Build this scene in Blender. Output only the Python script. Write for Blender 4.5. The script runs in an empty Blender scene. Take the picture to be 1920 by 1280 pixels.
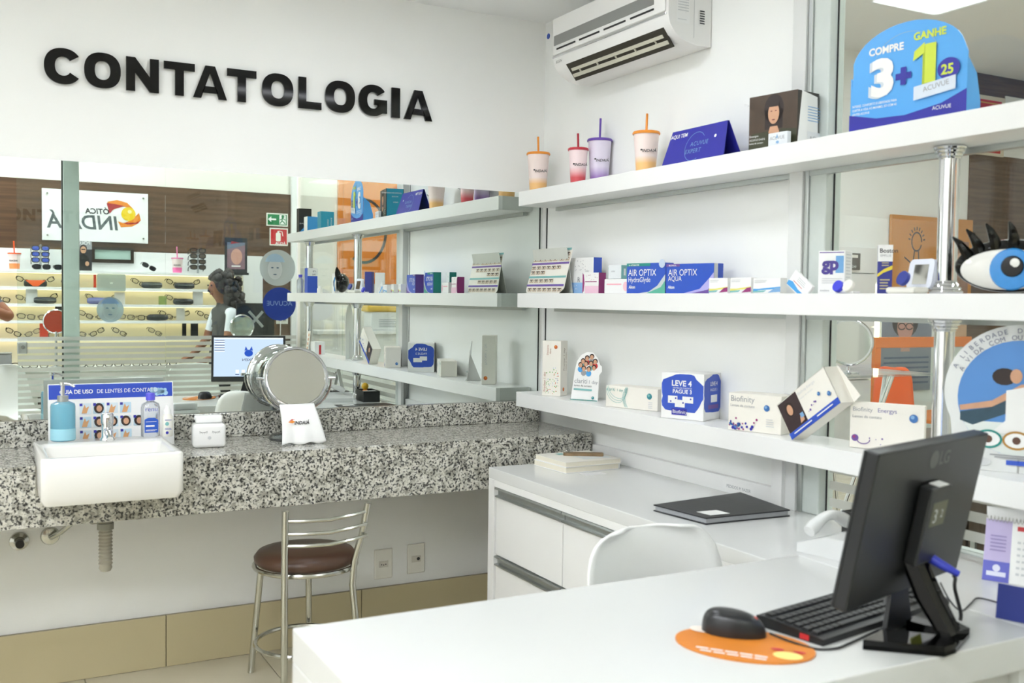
import bpy, bmesh, math, random
from mathutils import Vector, Matrix, noise
random.seed(7)
sc = bpy.context.scene
COL = sc.collection
# ------------------------------------------------------------------ camera
F_PX, YAW, PITCH, ROLL, EYE = 1903.67, math.radians(28.267), math.radians(2.356), math.radians(0.757), 1.36
def cam_basis():
    fw = Vector((math.sin(YAW)*math.cos(PITCH), math.cos(YAW)*math.cos(PITCH), -math.sin(PITCH)))
    r0 = Vector((math.cos(YAW), -math.sin(YAW), 0)); u0 = r0.cross(fw)
    c, s = math.cos(ROLL), math.sin(ROLL)
    return r0*c + u0*s, u0*c - r0*s, fw
RT, UP, FW = cam_basis()
cam = bpy.data.objects.new('camera', bpy.data.cameras.new('camera')); COL.objects.link(cam)
m = Matrix((RT, UP, -FW)).transposed().to_4x4(); m.translation = (0, 0, EYE)
cam.matrix_world = m
cam.data.sensor_width = 36; cam.data.lens = F_PX/1920*36
cam.data.clip_start = 0.02; cam.data.clip_end = 60
cam.data.dof.use_dof = True; cam.data.dof.focus_distance = 4.6; cam.data.dof.aperture_fstop = 4.5
sc.camera = cam
# ------------------------------------------------------------------ world and view
w = bpy.data.worlds.new('world'); sc.world = w; w.use_nodes = True
w.node_tree.nodes['Background'].inputs[0].default_value = (0.9, 0.95, 1, 1)
w.node_tree.nodes['Background'].inputs[1].default_value = 0.35
sc.view_settings.view_transform = 'Standard'; sc.view_settings.look = 'None'
sc.view_settings.exposure = 0.70; sc.view_settings.gamma = 1; sc.view_settings.use_curve_mapping = False
sc.cycles.max_bounces = 12; sc.cycles.transparent_max_bounces = 24; sc.cycles.glossy_bounces = 8
sc.cycles.use_denoising = True
# pixel of the 1920x1280 photograph -> direction -> point on a plane of the room
def ray(x, y): return FW*F_PX + RT*(x-960) - UP*(y-640)
def onX(x, y, X): r = ray(x, y); return r*(X/r.x) + Vector((0, 0, EYE))
def onY(x, y, Y): r = ray(x, y); return r*(Y/r.y) + Vector((0, 0, EYE))
def onZ(x, y, Z): r = ray(x, y); return r*((Z-EYE)/r.z) + Vector((0, 0, EYE))
MIR = 3.84                     # wall with the mirror
def RF(x, y, Y):               # a thing standing at depth Y that the photo shows in the wall mirror
    p = onY(x, y, 2*MIR-Y); return Vector((p.x, Y, p.z))
XW = 2.21                      # wall with the shelves
PART = 0.12                    # glass partition beside the camera
CEIL = 2.55; HALL = 3.67
SHOPY = -1.6                   # display wall of the shop behind
FARY = 6.8                     # far wall of the hall on the right
ZT, ZM, ZL = 1.81, 1.388, 0.974; SX = 2.035; ZC = 0.74; ZG = 0.835
# ------------------------------------------------------------------ materials
def lin(c): return tuple(((v/255)/12.92 if v/255 <= .04045 else ((v/255+.055)/1.055)**2.4) for v in c)
_m = {}
def M(name, rgb=(200, 200, 200), rough=.5, metal=0, var=.03, scale=30, emit=0, spec=.5, trans=0, alpha=1, coat=0, bump=0):
    if name in _m: return _m[name]
    mt = bpy.data.materials.new(name); mt.use_nodes = True; nt = mt.node_tree
    b = nt.nodes['Principled BSDF']; c = lin(rgb)
    b.inputs['Roughness'].default_value = rough; b.inputs['Metallic'].default_value = metal
    b.inputs['Specular IOR Level'].default_value = spec; b.inputs['Transmission Weight'].default_value = trans
    b.inputs['Alpha'].default_value = alpha; b.inputs['Coat Weight'].default_value = coat
    tc = nt.nodes.new('ShaderNodeTexCoord')
    nz = nt.nodes.new('ShaderNodeTexNoise'); nz.inputs['Scale'].default_value = scale; nz.inputs['Detail'].default_value = 2
    nt.links.new(tc.outputs['Object'], nz.inputs['Vector'])
    mx = nt.nodes.new('ShaderNodeMix'); mx.data_type = 'RGBA'
    mx.inputs[6].default_value = (*[min(1, v*(1+var)) for v in c], 1); mx.inputs[7].default_value = (*[v*(1-var) for v in c], 1)
    nt.links.new(nz.outputs['Fac'], mx.inputs[0]); nt.links.new(mx.outputs[2], b.inputs['Base Color'])
    if emit:
        nt.links.new(mx.outputs[2], b.inputs['Emission Color']); b.inputs['Emission Strength'].default_value = emit
    if bump:
        bp = nt.nodes.new('ShaderNodeBump'); bp.inputs['Strength'].default_value = bump; bp.inputs['Distance'].default_value = .002
        nt.links.new(nz.outputs['Fac'], bp.inputs['Height']); nt.links.new(bp.outputs[0], b.inputs['Normal'])
    _m[name] = mt; return mt
def ramp_mat(name, stops, tex='noise', scale=10, stretch=(1, 1, 1), rough=.5, detail=4, spec=.5):
    if name in _m: return _m[name]
    mt = bpy.data.materials.new(name); mt.use_nodes = True; nt = mt.node_tree; b = nt.nodes['Principled BSDF']
    b.inputs['Roughness'].default_value = rough; b.inputs['Specular IOR Level'].default_value = spec
    tc = nt.nodes.new('ShaderNodeTexCoord'); mp = nt.nodes.new('ShaderNodeMapping'); mp.inputs['Scale'].default_value = stretch
    nt.links.new(tc.outputs['Object'], mp.inputs[0])
    t = nt.nodes.new('ShaderNodeTexNoise'); t.inputs['Scale'].default_value = scale; t.inputs['Detail'].default_value = detail
    nt.links.new(mp.outputs[0], t.inputs['Vector'])
    r = nt.nodes.new('ShaderNodeValToRGB'); e = r.color_ramp.elements
    while len(e) < len(stops): e.new(.5)
    for k, (p, c) in enumerate(stops): e[k].position = p; e[k].color = (*lin(c), 1)
    nt.links.new(t.outputs['Fac'], r.inputs[0]); nt.links.new(r.outputs[0], b.inputs['Base Color'])
    _m[name] = mt; return mt
def glass_mat(name, tint=(.95, .985, .97), base=.035, power=5, haze=0):
    if name in _m: return _m[name]
    mt = bpy.data.materials.new(name); mt.use_nodes = True; nt = mt.node_tree; nt.nodes.clear()
    o = nt.nodes.new('ShaderNodeOutputMaterial'); mix = nt.nodes.new('ShaderNodeMixShader')
    tr = nt.nodes.new('ShaderNodeBsdfTransparent'); tr.inputs[0].default_value = (*tint, 1)
    gl = nt.nodes.new('ShaderNodeBsdfGlossy'); gl.inputs['Roughness'].default_value = 0
    lw = nt.nodes.new('ShaderNodeLayerWeight'); lw.inputs[0].default_value = .5
    p = nt.nodes.new('ShaderNodeMath'); p.operation = 'POWER'; p.inputs[1].default_value = power
    ma = nt.nodes.new('ShaderNodeMath'); ma.operation = 'MULTIPLY_ADD'; ma.inputs[1].default_value = 1-base; ma.inputs[2].default_value = base
    nt.links.new(lw.outputs['Facing'], p.inputs[0]); nt.links.new(p.outputs[0], ma.inputs[0]); nt.links.new(ma.outputs[0], mix.inputs[0])
    src = tr
    if haze:
        df = nt.nodes.new('ShaderNodeBsdfTranslucent'); df.inputs[0].default_value = (.8, .8, .77, 1)
        dd = nt.nodes.new('ShaderNodeBsdfDiffuse'); dd.inputs[0].default_value = (.75, .75, .72, 1)
        m1 = nt.nodes.new('ShaderNodeMixShader'); m1.inputs[0].default_value = .5
        nt.links.new(df.outputs[0], m1.inputs[1]); nt.links.new(dd.outputs[0], m1.inputs[2])
        m2 = nt.nodes.new('ShaderNodeMixShader'); m2.inputs[0].default_value = haze
        nt.links.new(tr.outputs[0], m2.inputs[1]); nt.links.new(m1.outputs[0], m2.inputs[2]); src = m2
    nt.links.new(src.outputs[0], mix.inputs[1]); nt.links.new(gl.outputs[0], mix.inputs[2]); nt.links.new(mix.outputs[0], o.inputs[0])
    _m[name] = mt; return mt
def light_mat(name, rgb, s):
    if name in _m: return _m[name]
    mt = bpy.data.materials.new(name); mt.use_nodes = True; nt = mt.node_tree; nt.nodes.clear()
    o = nt.nodes.new('ShaderNodeOutputMaterial'); e = nt.nodes.new('ShaderNodeEmission')
    e.inputs[0].default_value = (*lin(rgb), 1); e.inputs[1].default_value = s; nt.links.new(e.outputs[0], o.inputs[0])
    _m[name] = mt; return mt
def granite():
    mt = bpy.data.materials.new('granite'); mt.use_nodes = True; nt = mt.node_tree; b = nt.nodes['Principled BSDF']
    b.inputs['Roughness'].default_value = .12
    tc = nt.nodes.new('ShaderNodeTexCoord')
    v = nt.nodes.new('ShaderNodeTexVoronoi'); v.inputs['Scale'].default_value = 120
    n = nt.nodes.new('ShaderNodeTexNoise'); n.inputs['Scale'].default_value = 135; n.inputs['Detail'].default_value = 3
    n2 = nt.nodes.new('ShaderNodeTexNoise'); n2.inputs['Scale'].default_value = 40; n2.inputs['Detail'].default_value = 3
    for t in (v, n, n2): nt.links.new(tc.outputs['Object'], t.inputs['Vector'])
    def ramp(st):
        r = nt.nodes.new('ShaderNodeValToRGB'); e = r.color_ramp.elements
        while len(e) < len(st): e.new(.5)
        for k, (p, c) in enumerate(st): e[k].position = p; e[k].color = (*lin(c), 1)
        return r
    r1 = ramp([(.0, (56, 58, 60)), (.39, (80, 80, 80)), (.45, (156, 156, 150)), (.50, (216, 215, 208)), (1, (226, 225, 214))])
    nt.links.new(n.outputs['Fac'], r1.inputs[0])
    r2 = ramp([(.0, (140, 140, 138)), (.40, (176, 175, 170)), (.52, (255, 255, 255)), (1, (255, 255, 255))])
    nt.links.new(n2.outputs['Fac'], r2.inputs[0])
    r3 = ramp([(0, (200, 198, 190)), (.5, (238, 236, 230)), (1, (255, 255, 255))])
    nt.links.new(v.outputs['Color'], r3.inputs[0])
    a = nt.nodes.new('ShaderNodeMix'); a.data_type = 'RGBA'; a.blend_type = 'MULTIPLY'; a.inputs[0].default_value = .75
    nt.links.new(r1.outputs[0], a.inputs[6]); nt.links.new(r2.outputs[0], a.inputs[7])
    c = nt.nodes.new('ShaderNodeMix'); c.data_type = 'RGBA'; c.blend_type = 'MULTIPLY'; c.inputs[0].default_value = .8
    nt.links.new(a.outputs[2], c.inputs[6]); nt.links.new(r3.outputs[0], c.inputs[7])
    nt.links.new(c.outputs[2], b.inputs['Base Color']); return mt
GRAN = granite()
def tile_floor():
    mt = bpy.data.materials.new('floor_tile'); mt.use_nodes = True; nt = mt.node_tree; b = nt.nodes['Principled BSDF']
    b.inputs['Roughness'].default_value = .12
    tc = nt.nodes.new('ShaderNodeTexCoord'); n = nt.nodes.new('ShaderNodeTexNoise'); n.inputs['Scale'].default_value = 2.2; n.inputs['Detail'].default_value = 4
    nt.links.new(tc.outputs['Object'], n.inputs['Vector'])
    r = nt.nodes.new('ShaderNodeValToRGB'); e = r.color_ramp.elements
    e[0].position = .3; e[0].color = (*lin((198, 190, 166)), 1); e[1].position = .7; e[1].color = (*lin((214, 207, 185)), 1)
    nt.links.new(n.outputs['Fac'], r.inputs[0]); nt.links.new(r.outputs[0], b.inputs['Base Color']); return mt
WHITE = M('white_wall', (245, 246, 243), .7, var=.012, scale=3)
CEILM = M('white_ceiling', (240, 241, 240), .8, var=.01, scale=3)
LAM = M('white_laminate', (238, 238, 236), .28, var=.008, scale=5)
LAMG = M('white_laminate_gloss', (222, 223, 221), .16, var=.008, scale=5)
ALU = M('brushed_aluminium', (186, 190, 188), .35, .85, var=.05, scale=60)
ALUG = M('anodised_profile', (206, 213, 208), .45, .0, var=.04, scale=40)
CHROME = M('chrome', (225, 226, 228), .07, 1, var=.01)
STEEL = M('worn_chrome', (196, 196, 188), .18, 1, var=.08, scale=25)
SILVER = ramp_mat('wall_mirror_silver', [(0, (225, 231, 227)), (1, (228, 234, 230))], rough=0)
SILVER.node_tree.nodes['Principled BSDF'].inputs['Metallic'].default_value = 1
LOOK = ramp_mat('vanity_mirror_silver', [(0, (212, 212, 206)), (1, (216, 216, 210))], rough=.05)
LOOK.node_tree.nodes['Principled BSDF'].inputs['Metallic'].default_value = 1
GLASS = glass_mat('clear_glass')
FROST = glass_mat('frosted_film', (.9, .9, .87), .03, 5, .72)
FILM = glass_mat('translucent_blue_film', (.55, .72, .85), .03, 5, .35)
FILMG = glass_mat('translucent_green_film', (.6, .74, .7), .03, 5, .5)
BLACKG = M('black_acrylic', (8, 8, 8), .06, var=.1, spec=.35)
BLACKP = M('black_plastic', (24, 25, 26), .38, var=.1)
BLACKM = M('black_matte', (34, 34, 34), .6, var=.1)
DARK = M('dark_print', (40, 40, 46), .5)
CERAM = M('white_ceramic', (232, 231, 225), .08, var=.005)
PVC = M('white_pvc_plastic', (238, 236, 226), .35, var=.01)
PAPER = M('white_card', (240, 240, 238), .55, var=.01)
CREAM = M('cream_card', (238, 234, 224), .5, var=.01)
GREYP = M('grey_print', (150, 152, 156), .55)
LGREY = M('light_grey_print', (205, 207, 208), .55)
BLUE = M('royal_blue_print', (48, 84, 190), .4, var=.06, scale=18)
NAVY = M('indigo_print', (48, 48, 160), .35, var=.03)
SKY = M('sky_blue_print', (74, 160, 222), .4, var=.08, scale=8)
TEAL = M('teal_print', (30, 138, 128), .45)
TEALL = M('pale_teal_print', (126, 186, 184), .45)
PURP = M('purple_print', (110, 78, 156), .45)
MAG = M('magenta_print', (150, 52, 116), .45)
ORNG = M('orange_print', (232, 140, 48), .4, var=.04)
REDP = M('red_print', (196, 40, 44), .45)
YEL = M('yellow_print', (228, 224, 40), .4)
SKIN = M('skin_print', (206, 158, 126), .5, var=.12, scale=40)
HAIRP = M('dark_hair_print', (44, 30, 26), .5)
GREENP = M('green_print', (24, 124, 72), .45)
WOOD = ramp_mat('brown_wood_panel', [(0, (58, 40, 26)), (.45, (86, 62, 42)), (.6, (100, 74, 52)), (1, (116, 90, 66))], scale=4, stretch=(.5, 1, 9), rough=.35, detail=5)
# ------------------------------------------------------------------ mesh helpers
class MB:
    def __init__(s): s.bm = bmesh.new()
    def box(s, c, d, bev=0, rot=None, seg=2):
        mt = Matrix.Translation(c) @ (rot.to_4x4() if rot else Matrix()) @ Matrix.Diagonal((*d, 1))
        g = bmesh.ops.create_cube(s.bm, size=1, matrix=mt)
        if bev:
            es = list({e for v in g['verts'] for e in v.link_edges})
            bmesh.ops.bevel(s.bm, geom=es, offset=bev, segments=seg, affect='EDGES', profile=.5)
        return s
    def b2(s, p, q, bev=0, seg=2):
        return s.box([(a+b)/2 for a, b in zip(p, q)], [abs(b-a) for a, b in zip(p, q)], bev, seg=seg)
    def poly(s, pts):
        s.bm.faces.new([s.bm.verts.new(p) for p in pts]); return s
    def prism(s, pts, d0, d1, ax='y'):
        f = {'y': lambda u, v, d: (u, d, v), 'x': lambda u, v, d: (d, u, v), 'z': lambda u, v, d: (u, v, d)}[ax]
        a = [s.bm.verts.new(f(u, v, d0)) for u, v in pts]; b = [s.bm.verts.new(f(u, v, d1)) for u, v in pts]
        n = len(pts); s.bm.faces.new(a[::-1]); s.bm.faces.new(b)
        for i in range(n): s.bm.faces.new((a[i], a[(i+1) % n], b[(i+1) % n], b[i]))
        return s
    def ring(s, outer, inner, d0, d1, ax='y', closed=True):
        f = {'y': lambda u, v, d: (u, d, v), 'x': lambda u, v, d: (d, u, v), 'z': lambda u, v, d: (u, v, d)}[ax]
        L = [[s.bm.verts.new(f(u, v, d)) for u, v in P] for d in (d0, d1) for P in (outer, inner)]
        n = len(outer); k = range(n if closed else n-1)
        for i in k:
            j = (i+1) % n
            for A, B in ((0, 1), (1, 3), (3, 2), (2, 0)): s.bm.faces.new((L[A][i], L[A][j], L[B][j], L[B][i]))
        if not closed:
            for i in (0, n-1): s.bm.faces.new((L[0][i], L[1][i], L[3][i], L[2][i]))
        return s
    def tube(s, pts, r, n=8, closed=False):
        pts = [Vector(p) for p in pts]; N = len(pts); rs = r if isinstance(r, (list, tuple)) else [r]*N
        ts = []
        for i in range(N):
            a = pts[(i-1) % N] if (closed or i > 0) else pts[i]; b = pts[(i+1) % N] if (closed or i < N-1) else pts[i]
            ts.append((b-a).normalized())
        u = ts[0].orthogonal().normalized(); R = []
        for i in range(N):
            u = (u - ts[i]*u.dot(ts[i])).normalized(); v = ts[i].cross(u)
            R.append([s.bm.verts.new(pts[i] + (u*math.cos(t*2*math.pi/n) + v*math.sin(t*2*math.pi/n))*rs[i]) for t in range(n)])
        for i in range(N if closed else N-1):
            a, b = R[i], R[(i+1) % N]
            for t in range(n): s.bm.faces.new((a[t], a[(t+1) % n], b[(t+1) % n], b[t]))
        if not closed: s.bm.faces.new(R[0][::-1]); s.bm.faces.new(R[-1])
        return s
    def lathe(s, prof, n=24, c=(0, 0, 0), mat=None, ex=1, ey=1, cap=True):
        mat = mat or Matrix(); c = Vector(c); rings = []
        for r, z in prof:
            if r < 1e-6: rings.append([s.bm.verts.new(mat @ Vector((0, 0, z)) + c)])
            else: rings.append([s.bm.verts.new(mat @ Vector((r*ex*math.cos(t*2*math.pi/n), r*ey*math.sin(t*2*math.pi/n), z)) + c) for t in range(n)])
        for a, b in zip(rings, rings[1:]):
            for t in range(n):
                q = [a[t % len(a)], a[(t+1) % len(a)], b[(t+1) % len(b)], b[t % len(b)]]
                q = list(dict.fromkeys(q))
                if len(q) > 2: s.bm.faces.new(q)
        for R_ in (rings[0], rings[-1]):
            if cap and len(R_) > 2: s.bm.faces.new(R_)
        return s
    def sphere(s, c, r, sub=2, sc_=(1, 1, 1)):
        bmesh.ops.create_icosphere(s.bm, subdivisions=sub, radius=r, matrix=Matrix.Translation(c) @ Matrix.Diagonal((*sc_, 1))); return s
    def build(s, name, mat, parent=None, smooth=False, recalc=True, ang=40):
        if recalc: bmesh.ops.recalc_face_normals(s.bm, faces=s.bm.faces)
        me = bpy.data.meshes.new(name); s.bm.to_mesh(me); s.bm.free(); me.materials.append(mat)
        if smooth:
            me.shade_smooth(); me.set_sharp_from_angle(angle=math.radians(ang))
        o = bpy.data.objects.new(name, me); COL.objects.link(o); o.parent = parent; return o
def tag(o, label, cat, group=None):
    o['label'] = label; o['category'] = cat
    if group: o['group'] = group
    return o
def thing(name, label, cat, loc=(0, 0, 0), rz=0, group=None):
    o = bpy.data.objects.new(name, None); COL.objects.link(o); o.location = loc; o.rotation_euler = (0, 0, rz)
    o.empty_display_size = .05
    return tag(o, label, cat, group)
def struct(o): o['kind'] = 'structure'; return o
def dup(root, loc=None, rot=None, label=None):
    r = root.copy(); COL.objects.link(r)
    if loc is not None: r.location = loc
    if rot is not None: r.rotation_euler = rot
    if label: r['label'] = label
    for ch in list(root.children):
        c = ch.copy(); COL.objects.link(c); c.parent = r
        for g in ch.children:
            d = g.copy(); COL.objects.link(d); d.parent = c
    return r
def rect(a, b, c, d): return [(a, b), (c, b), (c, d), (a, d)]
def circ(u, v, r, n=24, ry=None, a0=0, a1=360):
    ry = ry or r; k = n if a1-a0 >= 360 else n-1
    return [(u+r*math.cos(math.radians(a0+(a1-a0)*i/k)), v+ry*math.sin(math.radians(a0+(a1-a0)*i/k))) for i in range(n)]
def rrect(a, b, c, d, r, n=5):
    o = []
    for cx, cy, s in ((c-r, d-r, 0), (a+r, d-r, 90), (a+r, b+r, 180), (c-r, b+r, 270)):
        o += [(cx+r*math.cos(math.radians(s+90*i/n)), cy+r*math.sin(math.radians(s+90*i/n))) for i in range(n+1)]
    return o
def band(pts, wd):             # a stroke of width wd along 2-D points, as quads
    o = []
    for (a, b), (c, d) in zip(pts, pts[1:]):
        L = math.hypot(c-a, d-b) or 1; nx, ny = -(d-b)/L*wd/2, (c-a)/L*wd/2
        o.append([(a+nx, b+ny), (a-nx, b-ny), (c-nx, d-ny), (c+nx, d+ny)])
    return o
def text_faces(s, size, bold=0, align='LEFT', sx=1, shear=0, sp=1):
    cu = bpy.data.curves.new('t', 'FONT'); cu.body = s; cu.size = size; cu.offset = bold*size; cu.align_x = align
    cu.resolution_u = 3; cu.shear = shear; cu.space_character = sp
    ob = bpy.data.objects.new('t', cu); me = bpy.data.meshes.new_from_object(ob)
    vs = [(v.co.x*sx, v.co.y) for v in me.vertices]; fs = [tuple(p.vertices) for p in me.polygons]
    bpy.data.objects.remove(ob); bpy.data.curves.remove(cu); bpy.data.meshes.remove(me); return vs, fs
class Face:                    # a printable face of a thing: o + U*u + V*v, all scaled by s
    def __init__(s, root, o, U, V, N, sc_): s.root, s.o, s.U, s.V, s.N, s.s, s.k = root, Vector(o), Vector(U), Vector(V), Vector(N), sc_, 1
    def P(s, u, v, off): return s.o + s.U*(u*s.s) + s.V*(v*s.s) + s.N*off
    def poly(s, name, polys, mat):
        if polys and not isinstance(polys[0], list): polys = [polys]
        off = .0004*s.k; s.k += 1; vs, fs = [], []; many = len(polys) > 1
        for p in polys:
            fs.append(tuple(range(len(vs), len(vs)+len(p)))); vs += [s.P(u, v, off) for u, v in p]
        o = s._mk(name, vs, fs, mat)
        if many: o['kind'] = 'stuff'
        return o
    def text(s, items, mat, name='lettering', **kw):   # items: (string, u, v, size)
        off = .0004*s.k; s.k += 1; V_, F_ = [], []
        for it in items:
            k = dict(kw); k.update(it[4] if len(it) > 4 else {})
            rot = k.pop('rot', 0); c, n = math.cos(math.radians(rot)), math.sin(math.radians(rot))
            vs, fs = text_faces(it[0], it[3], **k); b = len(V_)
            V_ += [s.P(it[1]+x*c-y*n, it[2]+x*n+y*c, off) for x, y in vs]; F_ += [tuple(i+b for i in f) for f in fs]
        return s._mk(name, V_, F_, mat)
    def _mk(s, name, vs, fs, mat):
        me = bpy.data.meshes.new(name); me.from_pydata(vs, [], fs); me.materials.append(mat)
        o = bpy.data.objects.new(name, me); COL.objects.link(o); o.parent = s.root; return o
def carton(name, label, cat, pL, pR, z, h, d, mat, group=None, bev=.0012):
    pL = Vector((pL[0], pL[1])); pR = Vector((pR[0], pR[1])); w = (pR-pL).length; a = math.atan2(pR.y-pL.y, pR.x-pL.x)
    r = thing(name, label, cat, (pL.x, pL.y, z), a, group)
    MB().b2((0, 0, 0), (w, d, h), bev).build('carton_body', mat, r)
    X, Y, Z = Vector((1, 0, 0)), Vector((0, 1, 0)), Vector((0, 0, 1))
    f = Face(r, (0, 0, 0), X, Z, -Y, h); rt = Face(r, (w, 0, 0), Y, Z, X, h); lf = Face(r, (0, d, 0), -Y, Z, -X, h)
    return r, f, rt, lf, w/h, d/h
# ------------------------------------------------------------------ ceiling lamps
LED = light_mat('led_panel_diffuser', (244, 248, 255), 17)
LEDH = light_mat('hall_led_diffuser', (248, 250, 255), 23)
def led(x, y, z, s, mat, where):
    t = thing('ceiling_light', 'square flush LED ceiling panel ' + where, 'ceiling light', (x, y, z), 0, 'ceiling panels')
    MB().ring(rect(-s/2-.02, -s/2-.02, s/2+.02, s/2+.02), rect(-s/2, -s/2, s/2, s/2), -.012, 0, 'z').build('frame', ALU, t)
    MB().b2((-s/2, -s/2, -.008), (s/2, s/2, -.001)).build('diffuser', mat, t)
for x, y, q, s in ((0, 2., 'in the middle of the fitting room', .3), (-.5, .6, 'just inside the glass door', .45), (1.15, 2.7, 'above the stool', .36), (-1.3, 2.05, 'at the left end of the granite counter', .62), (-1.3, .95, 'at the left wall', .6)):  # unseen panels; the middle and left ones are added to brighten the right wall
    led(x, y, CEIL, s, LED, q)
t = thing('ceiling_light', 'slim linear LED ceiling lamp above the white desk', 'ceiling light', (1.66, 1.80, CEIL)); MB().b2((-.33, -.05, -.02), (.33, .05, 0), .003).build('housing', ALU, t); MB().b2((-.31, -.035, -.0225), (.31, .035, -.0202)).build('diffuser', light_mat('linear_diffuser', (247, 250, 255), 7), t)
for x, y, q in ((.9, -.7, 'in front of the lit display shelves'), (3.2, -.5, 'in front of the orange panel'), (-1., -.7, 'left end of the shop aisle'), (4.3, 1.6, 'over the hall behind the glass'), (3.4, 4.9, 'over the white far wall'), (6.36, 4.62, 'over the orange stick figure board'), (7.2, 1.2, 'at the far right of the hall')):
    led(x, y, HALL, .6, LEDH, q)
# ------------------------------------------------------------------ room shell
def S(name, p, q, mat, bev=0, parent=None):
    o = MB().b2(p, q, bev).build(name, mat, parent)
    if not parent: struct(o)
    return o
FLM = tile_floor(); GROUT = M('tile_grout', (150, 144, 124), .8)
fl = S('floor', (-2, -1.7, -.1), (10.5, 6.9, -.004), GROUT)
tm = None
n_t = 0
for i in range(-4, 17):
    for j in range(-4, 11):
        x, y = .36+i*.62, .26+j*.62
        if x < -2.05 or x+.616 > 10.5 or y < -1.71 or y+.616 > 6.9: continue
        if tm is None:
            o = MB().b2((0, 0, -.004), (.616, .616, 0), .0008, 1).build('tile', FLM, fl); tm = o.data
        else:
            o = bpy.data.objects.new('tile', tm); COL.objects.link(o); o.parent = fl
        o.location = (x, y, 0)
S('wall_back', (-2, MIR, 0), (2.30, MIR+.1, HALL), WHITE)
S('wall_left', (-2.1, -1.7, 0), (-2, 3.94, HALL), WHITE)
S('wall_right', (XW, 2.30, 0), (2.30, MIR, CEIL), WHITE)
S('wall_below_window', (XW, PART, 0), (2.27, 2.30, .72), WHITE)
S('ceiling', (-2, PART-.03, CEIL), (2.30, MIR, CEIL+.06), CEILM)
S('ceiling_hall', (-2.1, -1.7, HALL), (10.6, 6.9, HALL+.1), CEILM)
S('wall_bulkhead_front', (-2, PART-.03, CEIL+.06), (2.30, PART+.03, HALL), WHITE)
S('wall_bulkhead_side', (2.24, PART+.03, CEIL+.06), (2.30, MIR, HALL), WHITE)
S('wall_shop', (-2, SHOPY-.1, 0), (10.5, SHOPY, HALL), M('cream_wall', (240, 237, 226), .7, var=.01, scale=3))
S('wall_hall_far', (2.3, FARY, 0), (10.5, FARY+.1, HALL), WHITE)
S('wall_hall_end', (10.5, -1.7, 0), (10.6, 6.9, HALL), WHITE)
S('wall_hall_side', (2.24, MIR+.1, 0), (2.30, FARY, HALL), WHITE)
S('trim_corner_joint', (XW-.003, 3.800, .92), (XW, 3.806, 1.80), BLACKM)
S('trim_panel_joint', (XW-.002, 3.812, .92), (XW, 3.822, 1.80), LAM)
j = S('trim_jamb', (2.175, 2.250, .74), (2.30, 2.305, CEIL), LAMG, .002)
S('trim_jamb_groove', (XW-.003, 2.325, .74), (XW, 2.329, CEIL), M('shadow_gap_grey', (150, 152, 150), .6))
S('trim_profile', (2.190, 2.170, .74), (2.25, 2.250, CEIL), ALUG, .004)
S('trim_profile_bead', (2.182, 2.232, .74), (2.19, 2.248, CEIL), ALU, .002)
S('trim_profile_seal', (2.219, 2.1655, .74), (2.2215, 2.170, CEIL), BLACKM)
bb = S('baseboard_back', (-2, MIR-.010, 0), (2.2, MIR, .19), GROUT)
SK = M('skirting_tile', (200, 188, 152), .18, var=.04, scale=4)
for i in range(5):
    S('tile', (-1.62+i*.752, MIR-.018, .001), (-1.62+i*.752+.749, MIR-.010, .19), SK, .001, bb)
S('baseboard_shop', (-2, SHOPY, 0), (10.5, SHOPY+.015, .1), LAM)
# wall mirror
mp = MB().b2((-1.9, MIR-.006, .926), (2.196, MIR-.001, 1.818)).build('large_mirror', SILVER)
tag(mp, 'large frameless wall mirror between the granite backsplash and black lettering', 'mirror')
# window towards the hall: two panes, film stripes
wn = struct(MB().b2((2.2, PART+.02, .70), (2.26, 2.17, .742), .002).build('window_1', ALUG))
for a, b in ((PART+.02, 1.118), (1.122, 2.165)):
    MB().b2((2.222, a, .742), (2.23, b, CEIL)).build('pane', GLASS, wn)
def stripes(parent, ax, a, b, pos, z0, z1, per=.0415, hgt=.026):
    me = None; z = z1
    while z > z0:
        p, q = ((pos-.0012, a, -hgt), (pos, b, 0)) if ax == 'x' else ((a, pos, -hgt), (b, pos+.0012, 0))
        if me is None: o = MB().b2(p, q).build('frosted_stripe', FROST, parent); me = o.data
        else: o = bpy.data.objects.new('frosted_stripe', me); COL.objects.link(o); o.parent = parent
        o.location.z = z; z -= per
stripes(wn, 'x', PART+.03, 1.11, 2.221, .76, .945, .05, .026)
stripes(wn, 'x', 1.13, 2.155, 2.221, .76, .945, .05, .026)
# glass partition beside the camera
pt = struct(MB().b2((.582, PART-.03, 0), (.683, PART+.03, CEIL), .006).build('trim_partition_post', ALUG))
S('trim_post_seal', (.574, PART-.02, 0), (.582, PART+.02, CEIL), BLACKM)
dr = struct(MB().b2((.298, PART+.032, .02), (1.244, PART+.040, CEIL-.05)).build('door_1', GLASS))
stripes(dr, 'y', .300, 1.242, PART+.041, .3, 1.069)
lk = MB().b2((.296, PART+.022, .955), (.356, PART+.050, 1.035), .006).build('lock_case', ALU, dr)
MB().lathe([(0, 0), (.013, 0), (.013, .006), (0, .006)], 16, (.33, PART+.05, 1.0), Matrix.Rotation(-math.pi/2, 3, 'X')).build('lock_cylinder', STEEL, lk)
w2 = struct(MB().b2((1.250, PART-.004, .02), (2.2, PART+.004, CEIL)).build('window_2', GLASS))
stripes(w2, 'y', 1.252, 2.198, PART+.0045, .3, 1.069)
S('trim_partition_rail', (.683, PART-.03, CEIL-.05), (2.2, PART+.03, CEIL), ALUG, .003)
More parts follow.
